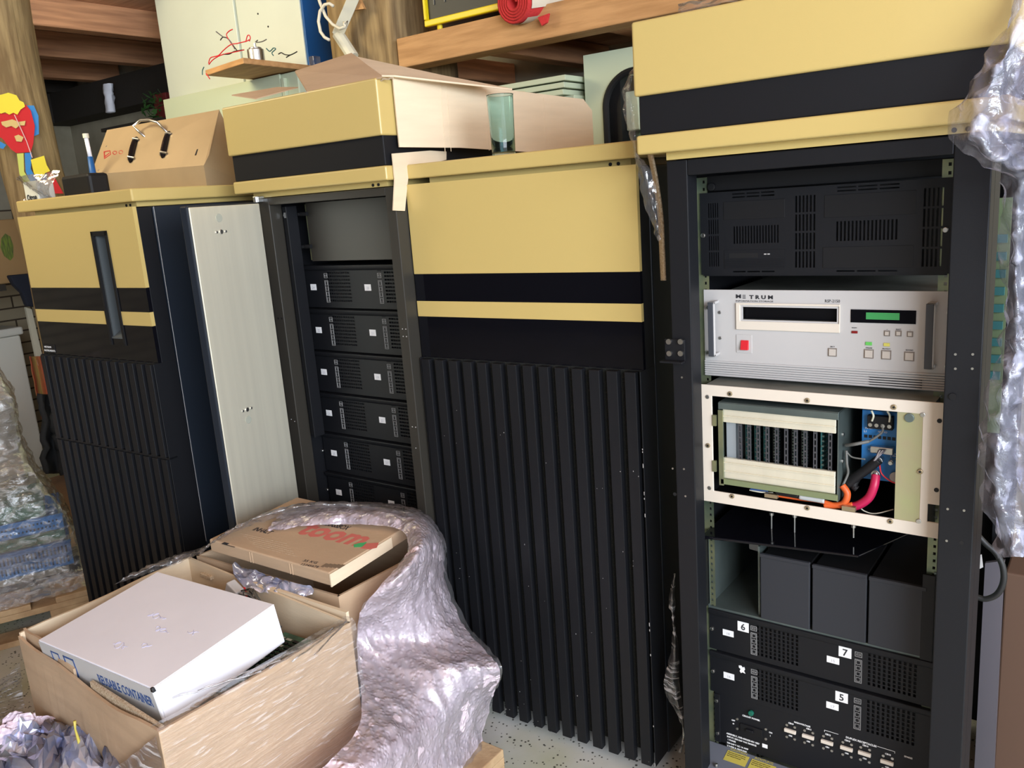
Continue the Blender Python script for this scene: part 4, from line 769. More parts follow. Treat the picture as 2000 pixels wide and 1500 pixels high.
# wooden board with salvaged motor
zb2 = gz+.004
k0, k1, k2 = at(476, 124, z=zb2), at(402, 148, z=zb2), at(626, 140, z=zb2); k3 = k1+(k2-k0)
k2 = k0+(k2-k0)*.98; k3 = k1+(k2-k0)
bd = solo('wooden_board', MB().slab([k0, k2, k3, k1], (0, 0, .022)), 'beam_wood', 'wooden board with motor and loose wires lying on the pale green enclosure', 'board', bevel=.003)
mz = zb2+.022; mc = k0*.55+k3*.45; mo = at(500, 105, y=mc.y-.04)
mt = thing('electric_motor', 'small silver electric motor with red wires on the wooden board', 'motor', (mo.x, mo.y, mz))
mk('body', MB().cyl((-.0, 0, 0), (0, 0, .062), .034, 28), 'steel', mt, bevel=.004); mk('end_cap', MB().cyl((0, 0, .062), (0, 0, .068), .026, 24), 'steel', mt, bevel=.002); mk('mount', MB().box(-.05, .05, -.03, .03, 0, .006), 'steel', mt, bevel=.002); mk('shaft', MB().cyl((0, 0, .068), (0, 0, .085), .005, 10), 'steel', mt)
rr = random.Random(5)
WR = [
 ((195, 600), (225, 520), (330, 490), (400, 420), (500, 340), (600, 320), (720, 290), (760, 270), 'red', 'long red wire arching from the board end to the motor'),
 ((200, 615), (260, 545), (380, 480), (560, 440), (690, 410), 'red', 'red wire drooping low at the outer end of the wooden board'),
 ((300, 155), (400, 230), (460, 250), (520, 320), (560, 400), 'purple_metal', 'grey wire standing up highest left of the motor'),
 ((360, 275), (395, 235), (460, 250), (530, 340), (600, 430), 'cord_black', 'dark wire with a bent tip left of the motor'),
 ((530, 125), (480, 150), (445, 200), (480, 270), (550, 380), 'red', 'reddish wire curling up beside the standing grey wire'),
 ((715, 300), (735, 220), (760, 205), (778, 240), (765, 290), 'red', 'small red wire loop above the motor edge'),
 ((400, 470), (480, 470), (560, 430), (680, 410), 'cord_black', 'black wire lying along the board left of the motor'),
 ((850, 300), (880, 275), (860, 305), (940, 295), (1003, 264), 'wire_grey', 'thin lead sticking out over the top of the motor'),
 ((1000, 390), (1050, 430), (1100, 385), (1130, 400), (1080, 450), (1100, 490), 'pcb_teal', 'teal wire looped just right of the motor'),
 ((1170, 470), (1210, 450), (1260, 475), (1340, 480), (1430, 435), 'cord_black', 'black wire with raised end between motor and relay'),
 ((1280, 515), (1320, 490), (1365, 470), 'cord_black', 'short black wire stub in front of the raised black wire'),
 ((130, 650), (110, 700), (110, 760), 'pcb_teal', 'teal wire end hanging off the outer board corner'),
 ((160, 740), (190, 780), (212, 815), 'red', 'reddish wire end hanging under the outer board corner')]
for i, w_ in enumerate(WR):
    lb, m_, pts = w_[-1], w_[-2], [at(380+a/7.143, 40+b/7.143, y=(mo.y-.02 if i < 11 else k1.y-.01)) for a, b in w_[:-2]]; out = []
    for a in range(len(pts)-1):
        for t in range(6): out.append(crom(pts[max(a-1, 0)], pts[a], pts[a+1], pts[min(a+2, len(pts)-1)], t/6))
    solo('loose_wire', MB().tube(out+[pts[-1]], .0022, 6), m_, lb, 'wire', 'loose wires on the wooden board', smooth=True)
gs = k0+(k2-k0)*.86+V((-.02, .05, 0)); solo('relay', MB().box(gs.x-.025, gs.x+.02, gs.y-.02, gs.y+.02, mz, mz+.04), 'clear_film', 'small clear plastic relay at the right end of the wooden board', 'relay', bevel=.003)
# duct and cord in front of the timber post
dv_ = [at(697, -20, y=.76), at(680, 20, y=.76), at(660, 66, y=.76), at(652, 78, y=.76), at(690, 112, y=.76), at(700, 125, y=.76)]
solo('cable_duct', MB().tube([dv_[0], dv_[1], dv_[2]], .030, 4).tube([dv_[2], dv_[4]], .024, 10), 'white_plastic', 'off-white bent duct running down in front of the timber post', 'duct', bevel=.002)
solo('extension_lead', MB().tube([at(u, v, y=.70) for u, v in ((618, -15), (626, 8), (636, 32), (650, 48), (664, 56), (676, 52), (679, 42), (672, 44), (674, 52), (666, 58), (648, 49), (632, 28), (630, 14), (640, 8), (650, 10))][:9], .006, 8).tube([at(u, v, y=.69) for u, v in ((651, 12), (644, 7), (634, 9), (625, 22), (622, 42), (626, 62), (634, 73), (643, 78))], .006, 8), 'cord_white', 'white cord looped over the duct beside the timber post', 'cord', smooth=True)
for i, (u, wd) in enumerate(((640, .05), (655, .04))):
    c = at(u, 60, y=1.05); solo('batten', MB().box(c.x-.03, c.x+.02, 1.05+i*.05, 1.08+i*.05, 1.6, 2.94), 'joist_wood', ['upright wooden batten next to the blue side panel', 'upright wooden batten just left of the timber post'][i], 'batten', 'battens beside the timber post')
solo('wood_offcut', MB().slab([at(u, v, y=.77) for u, v in ((679, 22), (711, 17), (700, -6), (684, -6))], (0, .012, 0)), 'beam_wood', 'short wood offcut nailed to the timber post', 'offcut')
# arched machine and stacked panels
am = thing('arched_machine', 'pale green machine housing with a rounded dark window behind the cardboard box', 'machine', (-.4, 1.05, 0))
mx, mz_ = at(1143, 190, y=1.0).x, at(1142, 108, y=1.0).z
ac = at(1182, 200, y=1.0); ar0 = ac.x
outer = MB(); arc = []
ztop = at(1235, 138, y=1.0).z; rad = .11
for k in range(13): a_ = math.pi-k*math.pi/2/12; arc.append((ar0+rad+rad*math.cos(a_), ztop-rad+rad*math.sin(a_)))
pts = [(mx, 0), (mx, mz_), (mx+.75, mz_), (mx+.75, ztop)]+arc[::-1]+[(ar0, 0)]
mk('front_panel', MB().slab([V((x, 1.0, z)) for x, z in pts], (0, .02, 0)), 'pale_green', am, world=True)
mk('body', MB().box(mx, mx+.02, 1.02, 1.6, 0, mz_).box(mx, mx+.75, 1.02, 1.6, mz_-.02, mz_).box(mx, mx+.75, 1.58, 1.6, 0, mz_), 'pale_green', am, world=True)
mk('window_seal', MB().tube([V((ar0+.002, 1.0, .3))]+[V((x+.002, 1.0, z)) for x, z in arc]+[V((mx+.75, 1.0, ztop))], .012, 8), 'black_matt', am, world=True)
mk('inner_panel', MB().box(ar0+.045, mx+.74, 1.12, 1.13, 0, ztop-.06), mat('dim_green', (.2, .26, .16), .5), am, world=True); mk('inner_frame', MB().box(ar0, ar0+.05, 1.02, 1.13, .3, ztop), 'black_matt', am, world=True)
c = at(1222, 215, y=1.05); mk('latch_block', MB().box(c.x, c.x+.05, 1.05, 1.1, c.z-.07, c.z+.06), 'pale_green', am, world=True, bevel=.004)
pb0 = thing('pale_cabinet', 'pale enclosure carrying the stacked pale panels', 'cabinet', (-1.0, 1.1, 0)); mk('body', MB().box(-1.30, mx-.02, .96, 1.5, 0, 1.79), 'pale_green', pb0, world=True, bevel=.003)
for i in range(3):
    c = at(1112-i*2, 150+i*10, y=.93)
    solo('stacked_panel', MB().box(-1.28+.03*i, mx-.015-.012*i, .90+.01*i, 1.4, 1.852-i*.0215-.018, 1.852-i*.0215), 'pale_green', ['topmost of three thin pale panels stacked behind the cardboard box', 'middle one of three thin pale panels behind the cardboard box', 'lowest of three thin pale panels stacked behind the cardboard box'][i], 'panel', 'stacked pale panels', bevel=.002)
# on the loft: yellow edged black case, rolled rug
yc = thing('black_case', 'black case with yellow edges standing on the loft beam', 'case', (at(900, 60, y=.8).x, .9, 2.08))
y0p, y1p = at(836, 58, y=.81), at(968, 28, y=.81)
mk('body', MB().box(y0p.x, y1p.x+.15, .82, 1.15, 2.082, 2.35), 'case_black', yc, world=True, bevel=.004)
mk('edge_strip', MB().box(y0p.x-.012, y1p.x+.16, .805, .825, 2.080, 2.102), 'case_yellow', yc, world=True, bevel=.004); mk('edge_strip', MB().box(y0p.x-.012, y0p.x-.001, .805, .825, 2.103, 2.36), 'case_yellow', yc, world=True, bevel=.003)
mks('embossing', [MB().box(y0p.x+a, y0p.x+a+.004, .816, .82, 2.15, 2.18+b) for a, b in ((.03, 0), (.08, .0), (.17, .02), (.24, .01))]+[MB().box(y0p.x+.19, y0p.x+.21, .816, .82, 2.155, 2.175)], mat('case_grey', (.09, .09, .085), .4), yc, world=True)
mks('foot', [MB().cyl((y0p.x+.04, .83, 2.063), (y0p.x+.04, .83, 2.081), .010, 10), MB().cyl((y1p.x+.1, .83, 2.063), (y1p.x+.1, .83, 2.081), .010, 10)], 'case_yellow', yc, world=True)
rc = at(1000, 6, y=.74); rdir = (RT*.74+UP*.36+FW*.57).normalized()
rg_ = thing('rolled_rug', 'red rug rolled up with pale backing, lying on the loft beam', 'rug', (rc.x, rc.y, 2.063))
e1 = V((rdir.y, -rdir.x, 0)).normalized(); e2 = e1.cross(rdir).normalized(); sp = []; cz = rc.z
for k in range(110): t = k/109; a_ = t*5.2*2*math.pi; r0 = .014+.052*t; sp.append((a_, r0))
def roll(u, v, dr): a_, r0 = sp[round(u*109)]; r0 += dr; sq = .9; p = V((rc.x, rc.y, cz))+e1*(r0*math.cos(a_)*1.12)+e2*(r0*math.sin(a_)*sq); return p+rdir*(v*.45)
mk('pile', MB().grid(lambda u, v: roll(u, v, 0), 109, 3), 'rug_red', rg_, world=True, solid=.0075, smooth=True)
mk('backing', MB().grid(lambda u, v: (lambda a_: V((rc.x, rc.y, cz))+rdir*(.012+v*.44)+e1*(.075*math.cos(a_)*1.12)+e2*(.075*math.sin(a_)*.9))(u*2*math.pi*.93-.5), 36, 2), 'rug_back', rg_, world=True, smooth=True)
mk('loose_corner', MB().slab([at(u, v, y=.77) for u, v in ((1050, 34), (1072, 26), (1068, 44), (1058, 50))], (0, .008, 0)), 'rug_red', rg_, world=True)
# film and card scrap squeezed between middle cabinet and right rack
def strip(name, px, y, m, label, cat, w_=.02, seed=0, amp=.008, par=None):
    net = [[at(u-wd, v, y=y) for _ in (0,)]+[at(u, v, y=y-.012)]+[at(u+wd, v, y=y)] for u, v, wd in px]
    return solo(name, surf(net, 50, 10, amp, 30, .6, seed), m, label, cat, smooth=True)
strip('torn_film', [(1240, 130, 4), (1228, 175, 12), (1232, 215, 14), (1238, 260, 10), (1243, 300, 5), (1258, 330, 12), (1268, 380, 14), (1280, 430, 9), (1288, 470, 3)], -.05, 'clear_film', 'torn clear film hanging between the tumbler cabinet and right rack', 'plastic film', seed=2)
solo('cardboard_strip', surf([[at(u-4, v, y=-.0), at(u+4, v, y=-.03)] for u, v in ((1268, 300), (1278, 350), (1288, 420), (1291, 480), (1294, 548))], 30, 3), 'cardboard_edge', 'narrow curved cardboard strip hanging beside the right rack post', 'cardboard strip', solid=.004, smooth=True)
strip('shredded_film', [(1318, 1120, 3), (1312, 1180, 6), (1318, 1240, 4), (1316, 1290, 10), (1312, 1335, 15), (1320, 1370, 12), (1331, 1400, 5), (1335, 1440, 2), (1328, 1470, 2)], -.02, 'stretch_film', 'shredded film caught between the ridged cabinet and the rack foot', 'plastic film', seed=5)
hf = at(1420, 8, y=-.05)
solo('film_scrap', surf([[at(u, v, y=-.03), at(u, v-14, y=.04), at(u, v-18, y=.1)] for u, v in ((1325, 28), (1360, 18), (1400, 8), (1440, 2))], 24, 16, .01, 18, seed=9), 'clear_film', 'scrap of clear film lying on top of the right rack', 'plastic film', smooth=True)
solo('film_tuft', surf([[at(u-w_, v, M=MBm, y=.02), at(u, v, M=MBm, y=-.01), at(u+w_, v, M=MBm, y=.02)] for u, v, w_ in ((545, 650, 4), (548, 665, 12), (540, 685, 14), (545, 712, 5))], 24, 14, .012, 30, seed=11), 'clear_film', 'tuft of clear film stuck to the open door rack frame', 'plastic film', smooth=True)

# right edge: hanging wrap, green circuit frame, metal panel, cable, brown box
rows = [(-40, 1990, -.12), (30, 1972, -.14), (90, 1940, -.16), (150, 1905, -.17), (200, 1872, -.18), (250, 1854, -.19), (290, 1880, -.19), (325, 1930, -.17), (345, 1958, -.13), (420, 1960, -.10), (520, 1952, -.08), (600, 1958, -.08), (700, 1950, -.08), (780, 1925, -.09), (860, 1912, -.09), (960, 1915, -.09), (1040, 1935, -.09), (1090, 1950, -.09)]
net = []
for v, u, y in rows:
    w_ = 2110-u; net.append([at(u, v, y=y), at(u+w_*.18, v-3, y=y-.045), at(u+w_*.4, v, y=y-.02), at(u+w_*.65, v+4, y=y-.05), at(2110, v, y=y+.02)])
wr = solo('hanging_wrap', surf(net, 190, 46, .016, 13, .75, 4), 'wrap_right', 'crumpled clear plastic wrap hanging over the right end of the rack', 'plastic wrap', smooth=True)
net = [[p+V((.02, .06, 0)) for p in r_] for r_ in net[2:]]
solo('hanging_wrap', surf(net, 150, 36, .02, 11, .75, 14), 'wrap_right', 'inner fold of plastic wrap behind the crumpled outer wrap', 'plastic wrap', smooth=True)
ga_, gb2 = at(1944, 420, y=.12), at(1988, 830, y=.12)
pf = thing('circuit_backplane', 'tall green circuit board frame standing right of the rack', 'circuit board', (ga_.x, .12, 0)); mk('board', MB().box(ga_.x-.05, gb2.x-.03, .12, .125, gb2.z-.02, ga_.z+.03).box(ga_.x-.05, ga_.x-.03, .12, .14, 0, ga_.z), mat('board_green', (.11, .15, .075), .5), pf, world=True)
mks('connector', [MB().box(ga_.x+.004, ga_.x+.022, .112, .12, ga_.z-.05-.032*k, ga_.z-.035-.032*k) for k in range(9)], 'pcb_teal', pf, world=True)
pp = [at(u, v, y=.2) for u, v in ((1924, 1100), (1962, 1095), (1958, 1262), (1917, 1256))]
solo('upright_sheet', MB().slab([V((pp[3].x, .2, 0)), V((pp[2].x, .2, 0)), V((pp[1].x, .2, pp[1].z)), V((pp[0].x, .2, pp[0].z))], (0, .01, 0)), 'purple_metal', 'violet grey metal panel standing behind the rack below the wrap', 'panel')
cb = [at(u, v, y=.1) for u, v in ((1905, 1040), (1925, 1062), (1945, 1080), (1958, 1105), (1960, 1135), (1948, 1160), (1925, 1170), (1903, 1166), (1895, 1180))]
cc = []
for i in range(len(cb)-1):
    for t in range(6): cc.append(crom(cb[max(i-1, 0)], cb[i], cb[i+1], cb[min(i+2, len(cb)-1)], t/6))
solo('black_cable', MB().tube(cc, .006, 8), 'cord_black', 'black cable looping beside the right rack below the wrap', 'cable', smooth=True)
solo('cable_tag', MB().slab([at(u, v, y=.095) for u, v in ((1903, 1088), (1917, 1083), (1920, 1108), (1907, 1114))], (0, .002, 0)), 'light_grey', 'small pale tag on the black cable beside the rack', 'tag')
bq = at(1952, 1300, y=.30); solo('brown_box', MB().box(bq.x, bq.x+.6, .30, .7, 0, at(1975, 1120, y=.30).z), mat('brown_board', (.10, .055, .035), .8), 'brown board box on the floor at the right edge', 'box', bevel=.004)

# ================================================================== far left: fridge, shelf, cloth, wrapped pallet
fz = at(44, 637, x=-4.5).z
fr = thing('fridge', 'white fridge with rounded top edge against the brick wall', 'fridge', (-4.8, .2, 0))
mk('door', MB().box(-4.54, -4.5, -.4, .60, .03, fz-.05), 'fridge_white', fr, world=True, bevel=.01); mk('body', MB().box(-5.1, -4.545, -.4, .60, 0, fz-.05), 'fridge_white', fr, world=True, bevel=.005); mk('top_plate', MB().box(-5.1, -4.49, -.42, .62, fz-.048, fz), 'fridge_white', fr, world=True, bevel=.012)
sh = at(20, 552, x=-4.3); solo('wall_shelf', MB().box(-5.58, -4.2, -.6, .45, sh.z-.035, sh.z), 'dark_beam', 'dark wooden shelf on the brick wall above the fridge', 'shelf')
bl = thing('leaf_box', 'brown box printed with a green leaf, on the dark shelf', 'box', (-4.5, 0, sh.z))
by1 = at(50, 500, x=-4.25).y; mk('body', MB().box(-4.75, -4.25, -.5, by1, sh.z, at(20, 428, x=-4.25).z), mat('box_brown', (.34, .21, .09), .7), bl, world=True, bevel=.006)
leaf = [at(u, v, x=-4.249) for u, v in ((10, 456), (20, 462), (26, 480), (26, 502), (20, 509), (8, 500), (1, 484), (2, 466))]; mk('leaf_print', MB().slab(leaf, (.001, 0, 0)), mat('leaf_green', (.17, .24, .03), .7, col2=(.08, .10, .03), vs=20, stretch=(1, 6, 1)), bl, world=True)
jk = [at(u, v, x=-4.15) for u, v in ((18, 538), (62, 534), (74, 560), (70, 600), (54, 598), (44, 572), (28, 556))]
solo('dark_jacket', MB().slab(jk, (-.05, 0, 0)), mat('navy_cloth', (.012, .016, .03), .9), 'dark blue cloth hanging off the shelf above the fridge', 'cloth', bevel=.01)
wp = [at(u, v, x=-4.4) for u, v in ((50, 600), (62, 604), (84, 700), (72, 704))]; solo('pale_board', MB().slab([wp[0], wp[1], wp[2], V((wp[2].x, wp[2].y+.06, 0)), V((wp[3].x, wp[3].y+.05, 0)), wp[3]], (-.02, 0, 0)), 'white_plastic', 'pale narrow board leaning on the brick wall behind the cabinet', 'board')
net = [[at(u0+(u1-u0)*k/4, v, x=-4.37-.04*(k % 2)) for k in range(5)] for v, u0, u1 in ((696, 58, 95), (740, 66, 110), (780, 74, 112), (818, 82, 92))]
solo('striped_cloth', surf(net, 20, 24, .01, 6), 'stripes', 'orange striped cloth hanging beside the slotted cabinet', 'cloth', smooth=True, solid=.004)
net = [[at(u0+(u1-u0)*k/4, v, x=-4.05-.08*(k % 2)) for k in range(5)] for v, u0, u1 in ((770, 88, 128), (820, 88, 134), (870, 92, 140), (925, 98, 155))]
solo('dark_bag', surf(net, 20, 24, .05, 5), mat('dark_grey', (.03, .033, .036), .8), 'dark grey bag slumped on the floor below the striped cloth', 'bag', smooth=True, solid=.03)
solo('floor_cable', MB().tube([at(u, v, z=.01) for u, v in ((84, 914), (100, 918), (118, 912), (132, 902))], .008, 6), 'cord_black', 'black cable end lying by the fridge foot', 'cable', smooth=True)
solo('flattened_cardboard', MB().box(-4.3, -2.6, .0, 1.2, .0, .006), mat('dust_board', (.30, .19, .12), .9), 'flattened brown cardboard lying on the floor left of the cabinets', 'cardboard')
# green toy and red tin between rafters and enclosure
q = MB(); rr = random.Random(8); cg_ = at(300, 222, y=1.2)
sf = at(300, 240, y=1.25); solo('wall_ledge', MB().box(sf.x-.35, sf.x+.25, 1.12, 1.68, sf.z-.02, sf.z), 'dark_beam', 'dark ledge on the rough wall holding green leaves', 'ledge')
for k in range(46):
    c = V((cg_.x+rr.uniform(-.07, .06), 1.2+rr.uniform(-.05, .05), sf.z+rr.uniform(.01, .15))); a_ = V((rr.uniform(-1, 1), rr.uniform(-1, 1), rr.uniform(-1, 1))).normalized()*.022; b_ = a_.cross(V((rr.random(), rr.random(), 1))).normalized()*.009
    q.slab([c-a_, c+b_, c+a_, c-b_], a_.cross(b_).normalized()*.0015)
o = solo('potted_greenery', q, mat('leaf_dark', (.03, .10, .02), .6), 'tuft of dark green artificial leaves beside the pale green enclosure', 'plant')
o['kind'] = 'thing'
rt = at(318, 190, y=1.3); solo('red_tin', MB().box(rt.x-.07, rt.x+.06, 1.28, 1.4, sf.z, rt.z+.02), mat('dull_red', (.16, .02, .02), .6), 'dull red tin behind the green leaves', 'tin', bevel=.005)

# wrapped pallet at the left
K0 = at(178, 1150, z=.144); K1 = at(0, 1196, z=.144); ex = (K1-K0); ex.z = 0; ex.normalize(); ey = V((ex.y, -ex.x, 0))
if ey.dot(V((-1, 1, 0))) < 0: ey = -ey
def pallet(name, M, label, nb=7, L_=1.2, W_=.8):
    """M: origin at a top corner, x along the deck length, y along its width, z up; top of deck at .144"""
    r = thing(name, label, 'pallet', M)
    bw = .1; n = nb
    for k in range(n): x = k*(L_-.12)/(n-1); mk('deck_board', MB().box(x, x+.12 if k in (0, n-1) else x+.1, 0, W_, .122, .144), 'pallet_wood', r, bevel=.003)
    for y in (0, W_/2-.05, W_-.1): mk('stringer', MB().box(0, L_, y, y+.1, .1, .122), 'pallet_wood', r, bevel=.002); mk('bottom_board', MB().box(0, L_, y, y+.1, 0, .022), 'pallet_wood', r, bevel=.002)
    for x in (0, L_/2-.07, L_-.145):
        for y in (0, W_/2-.05, W_-.1): mk('block', MB().box(x, x+.145, y, y+.1, .022, .1), 'pallet_wood', r, bevel=.003)
    return r
def frame(o, x, y): M = Matrix.Identity(4); z = x.cross(y); \
    [M.__setitem__(i, (x[i], y[i], z[i], o[i])) for i in range(3)]; return M
MP = frame(V((K0.x, K0.y, 0)), ex, ey) if ex.cross(ey).z > 0 else frame(V((K0.x, K0.y, 0))+ex*1.2, -ex, ey)
pallet('wooden_pallet', MP, 'wooden pallet under the film wrapped blue crates at the left')
def crate(M, w_, d_, h_, label):
    r = thing('plastic_crate', label, 'crate', M, 'blue crates on the left pallet')
    hs = []; n = int(w_/.013)
    for i in range(n):
        for j in range(2): z0_ = .012+j*(h_-.02)/2; hs.append((.01+i*.013, .01+i*.013+.006, z0_, z0_+(h_-.02)/2-.012))
    hs = [h for h in hs if h[1] < w_-.008]
    mk('front_wall', MB().holes(0, w_, 0, h_, 0, .004, hs), 'blue_crate', r); mk('side_wall', MB().box(0, .004, .004, d_, 0, h_), 'blue_crate', r); mk('side_wall', MB().box(w_-.004, w_, .004, d_, 0, h_), 'blue_crate', r)
    mk('back_wall', MB().box(0, w_, d_-.004, d_, 0, h_), 'blue_crate', r); mk('bottom', MB().box(0, w_, 0, d_, 0, .003), 'blue_crate', r); mk('rim', MB().box(-.004, w_+.004, -.004, .0, h_-.008, h_), 'blue_crate', r, bevel=.001)
    return r
def cm(u, v, z, du=0): c = at(u, v, z=z); x = -ex; y = ey; return c, x, y
for i, (u, v, z0_, w_, h_, lab) in enumerate(((145, 1100, .20, .42, .10, 'blue slotted crate, lowest one on the left pallet'), (126, 1030, .345, .45, .06, 'blue slotted crate, upper one under wrapped boards'))):
    c = at(u, v, z=z0_); o_ = c+ex*w_; xx_ = -ex
    M = frame(o_, xx_, ey) if xx_.cross(ey).z > 0 else frame(c, ex, ey)
    crate(M, w_, .3, h_, lab)
c = at(145, 1100, z=.20)
for i, (zz0, zz1, dx, m_, lab, nm) in enumerate(((.145, .168, -.02, 'black_matt', 'dark flat plate directly on the left pallet deck', 'flat_plate'), (.170, .198, .02, 'grey_top', 'grey flat unit under the lowest blue crate', 'flat_unit'), (.302, .343, .01, 'pcb', 'green circuit boards between the two blue crates', 'board_stack'), (.41, .47, .06, 'pcb', 'circuit boards heaped on the upper blue crate', 'board_stack'))):
    o_ = c+ex*dx; o_.z = 0
    solo(nm, MB().hexa(*[[o_+ex*a+ey*b+V((0, 0, z)) for a, b in ((0, .01), (.42, .01), (.42, .29), (0, .29))] for z in (zz0, zz1)]), m_, lab, 'plate' if i == 0 else 'unit', bevel=.002)
tb_ = at(2, 800, z=.9)
o_ = c+ex*.30+ey*.12; solo('brown_carton', MB().hexa(*[[V((o_.x, o_.y, 0))+ex*a+ey*b+V((0, 0, z)) for a, b in ((0, 0), (.4, 0), (.4, .3), (0, .3))] for z in (.475, .86)]), 'cardboard', 'brown carton standing inside the film on the left pallet', 'carton', bevel=.003)
net = []
for (v, u, z) in ((740, -6, .95), (790, 24, .86), (860, 34, .72), (930, 62, .60), (990, 108, .48), (1040, 140, .36), (1090, 156, .22), (1140, 180, .146)):
    e = at(u, v, z=z); net.append([e+ey*.35, e+ey*.12, e, e+ex*.12-ey*.03, e+ex*.28-ey*.035, e+ex*.5-ey*.04])
solo('pallet_wrap', surf(net, 90, 60, .013, 15, .7, 21), film('pallet_film', (.88, .85, .82), .07, .2, .15, 20, (1, 1, 2), 1., white=(.75, .74, .74), painted_glint=.3), 'clear stretch film wrapped around the crates on the left pallet', 'plastic wrap', smooth=True)
# ================================================================== foreground: wrapped boxes on a pallet
pallet('wooden_pallet', frame(V((-.283, -1.465, 0)), V((0, 1, 0)), V((-1, 0, 0))), 'wooden pallet under the wrapped cardboard boxes in front')
Lc, Nc, Rc, Bc = V((-1.042, -.98, .6)), V((-.43, -1.018, .6)), V((-.419, -.576, .6)), V((-1.071, -.539, .6))
bxr = thing('cardboard_box', 'large open cardboard box on the front pallet holding the white container', 'cardboard box', (-.74, -.78, .146))
def wall(name, a, b, z0, z1a, z1b, th=.006, sag=0, n=16, m='cardboard', inn=None, par=bxr, wav=0):
    a, b = V(a), V(b); d = (b-a).normalized(); nn = V((-d.y, d.x, 0))
    if inn is not None and nn.dot(inn) < 0: nn = -nn
    q = MB(); v = []
    for k in range(n+1):
        t = k/n; p = a+(b-a)*t; z1 = z1a+(z1b-z1a)*t-sag*math.sin(t*math.pi)+wav*noise.noise(V((t*5, z1a*9, 1))); w_ = nn*(wav*1.5*noise.noise(V((t*3, 4, z1a))))
        v += [V((p.x, p.y, z0)), V((p.x+nn.x*th, p.y+nn.y*th, z0)), V((p.x+nn.x*th, p.y+nn.y*th, z1))+w_, V((p.x, p.y, z1))+w_]
    f = []
    for k in range(n):
        i = k*4; f += [(i, i+4, i+7, i+3), (i+3, i+7, i+6, i+2), (i+2, i+6, i+5, i+1), (i+1, i+5, i+4, i)]
    f += [(0, 3, 2, 1), (n*4, n*4+1, n*4+2, n*4+3)]
    q.add(v, f); return mk(name, q, m, par, world=True)
cen = (Lc+Nc+Rc+Bc)/4
z0 = .146
wall('front_wall', Lc, Nc, z0, .6, .6, sag=.018, inn=V((0, 1, 0)), wav=.006); wall('right_wall', Nc, Rc, z0, .6, .6, inn=V((-1, 0, 0)))
wall('back_wall', Bc, Rc, z0, .6, .6, inn=V((0, -1, 0)), m='cardboard_pale'); wall('left_wall', Bc, Lc, z0, .6, .605, inn=V((1, 0, 0)), m='cardboard_pale', wav=.003)
i1 = V((.0, .010, 0))
wall('inner_flap', Lc+i1*1.2+V((0, 0, 0)), Lc+(Nc-Lc)*.40+i1, .40, .612, .592, th=.005, sag=-.002, inn=V((0, 1, 0)), wav=.004)
wall('inner_flap', Lc+(Nc-Lc)*.52+i1, Nc+i1*.9+V((-.01, 0, 0)), .40, .590, .600, th=.007, inn=V((0, 1, 0)), m='cardboard_edge')
wall('inner_flap', Bc+V((.62, -.012, 0)), Bc+V((.28, -.012, 0)), .30, .606, .603, th=.008, inn=V((0, -1, 0)), m='cardboard_pale')
mk('bottom', MB().hexa(*[[V((p.x, p.y, z)) for p in (Lc*.99+cen*.01, Nc*.99+cen*.01, Rc*.99+cen*.01, Bc*.99+cen*.01)] for z in (z0, z0+.006)]), 'cardboard', bxr, world=True)
for (u, v) in ((400, 1124), (405, 1149)): c = at(u, v, y=-.557); mk('hand_hole', MB().box(c.x-.018, c.x+.03, c.y-.004, c.y+.008, c.z-.006, c.z+.004), 'cardboard_edge', bxr, world=True, bevel=.002)
# white reusable container, slightly tilted
wq = [V(p) for p in ((-.935, -.985, .620), (-.506, -.975, .639), (-.510, -.690, .672), (-.939, -.700, .654))]
ex_ = (wq[1]-wq[0]); ey_ = (wq[3]-wq[0]); wl, wd_ = ex_.length, ey_.length; MW = frame(wq[0], ex_.normalized(), ey_.normalized())
wb = thing('white_carton', 'white carton with blue lettering lying tilted in the large open box', 'carton', MW)
hgt = .092
mk('body', MB().box(0, wl, 0, wd_, -hgt, -.003), 'white_card', wb, bevel=.002); mk('lid', MB().box(.0, wl, .0, wd_, -.003, .0).box(wl-.0005, wl+.003, .004, wd_-.002, -hgt+.004, -.001), 'white_card', wb, bevel=.0012)
mk('shaded_front', MB().box(.0, wl-.002, -.0015, 0, -hgt+.002, -.0035), mat('shade_card', (.50, .50, .50), .6), wb, label='front face with its shade painted in grey')  # shade of the carton's front face, painted as a grey sheet
mb = txt_mb('REUSABLE CONTAINER', .030, Matrix.Identity(4), bold=.0005, extr=.0001); ww = max(p.x for p in mb.v)
mb.v = [TF(wl-.205, -.002, -.044) @ V((p.x*.192/ww, p.y, p.z)) for p in mb.v]; mk('lettering', mb, 'blue_ink', wb)
def sq_ring(x0, x1, z0, z1, t): return MB().box(x0, x1, -.0022, -.0015, z1-t, z1).box(x0, x0+t, -.0022, -.0015, z0, z1).box(x1-t, x1, -.0022, -.0015, z0, z1)
mk('handling_symbol', sq_ring(.045, .078, -.05, -.014, .003), 'blue_ink', wb); mk('handling_symbol', sq_ring(.098, .140, -.055, -.012, .004).box(.105, .133, -.0022, -.0015, -.055, -.038), 'blue_ink', wb)
pen = mat('pen_mark', (.50, .50, .66), .7); rr = random.Random(2)
def scrawl(x, y, n, s, seed):
    q = MB(); P_ = []
    for k in range(n*6): t = k/6; P_.append(V((x+t*s*.55+s*.35*math.sin(t*5+seed), y+s*.5*math.sin(t*3.7+seed*2)*(.6+.4*math.sin(t)), .0004)))
    return q.tube(P_, .0005, 4)
for x, y, n, s, k in ((.17, .16, 6, .018, 1), (.24, .13, 5, .016, 3), (.33, .15, 3, .014, 5), (.20, .06, 4, .02, 6), (.27, .08, 3, .014, 9)): mk('pen_writing', scrawl(x, y, n, s, k), pen, wb)
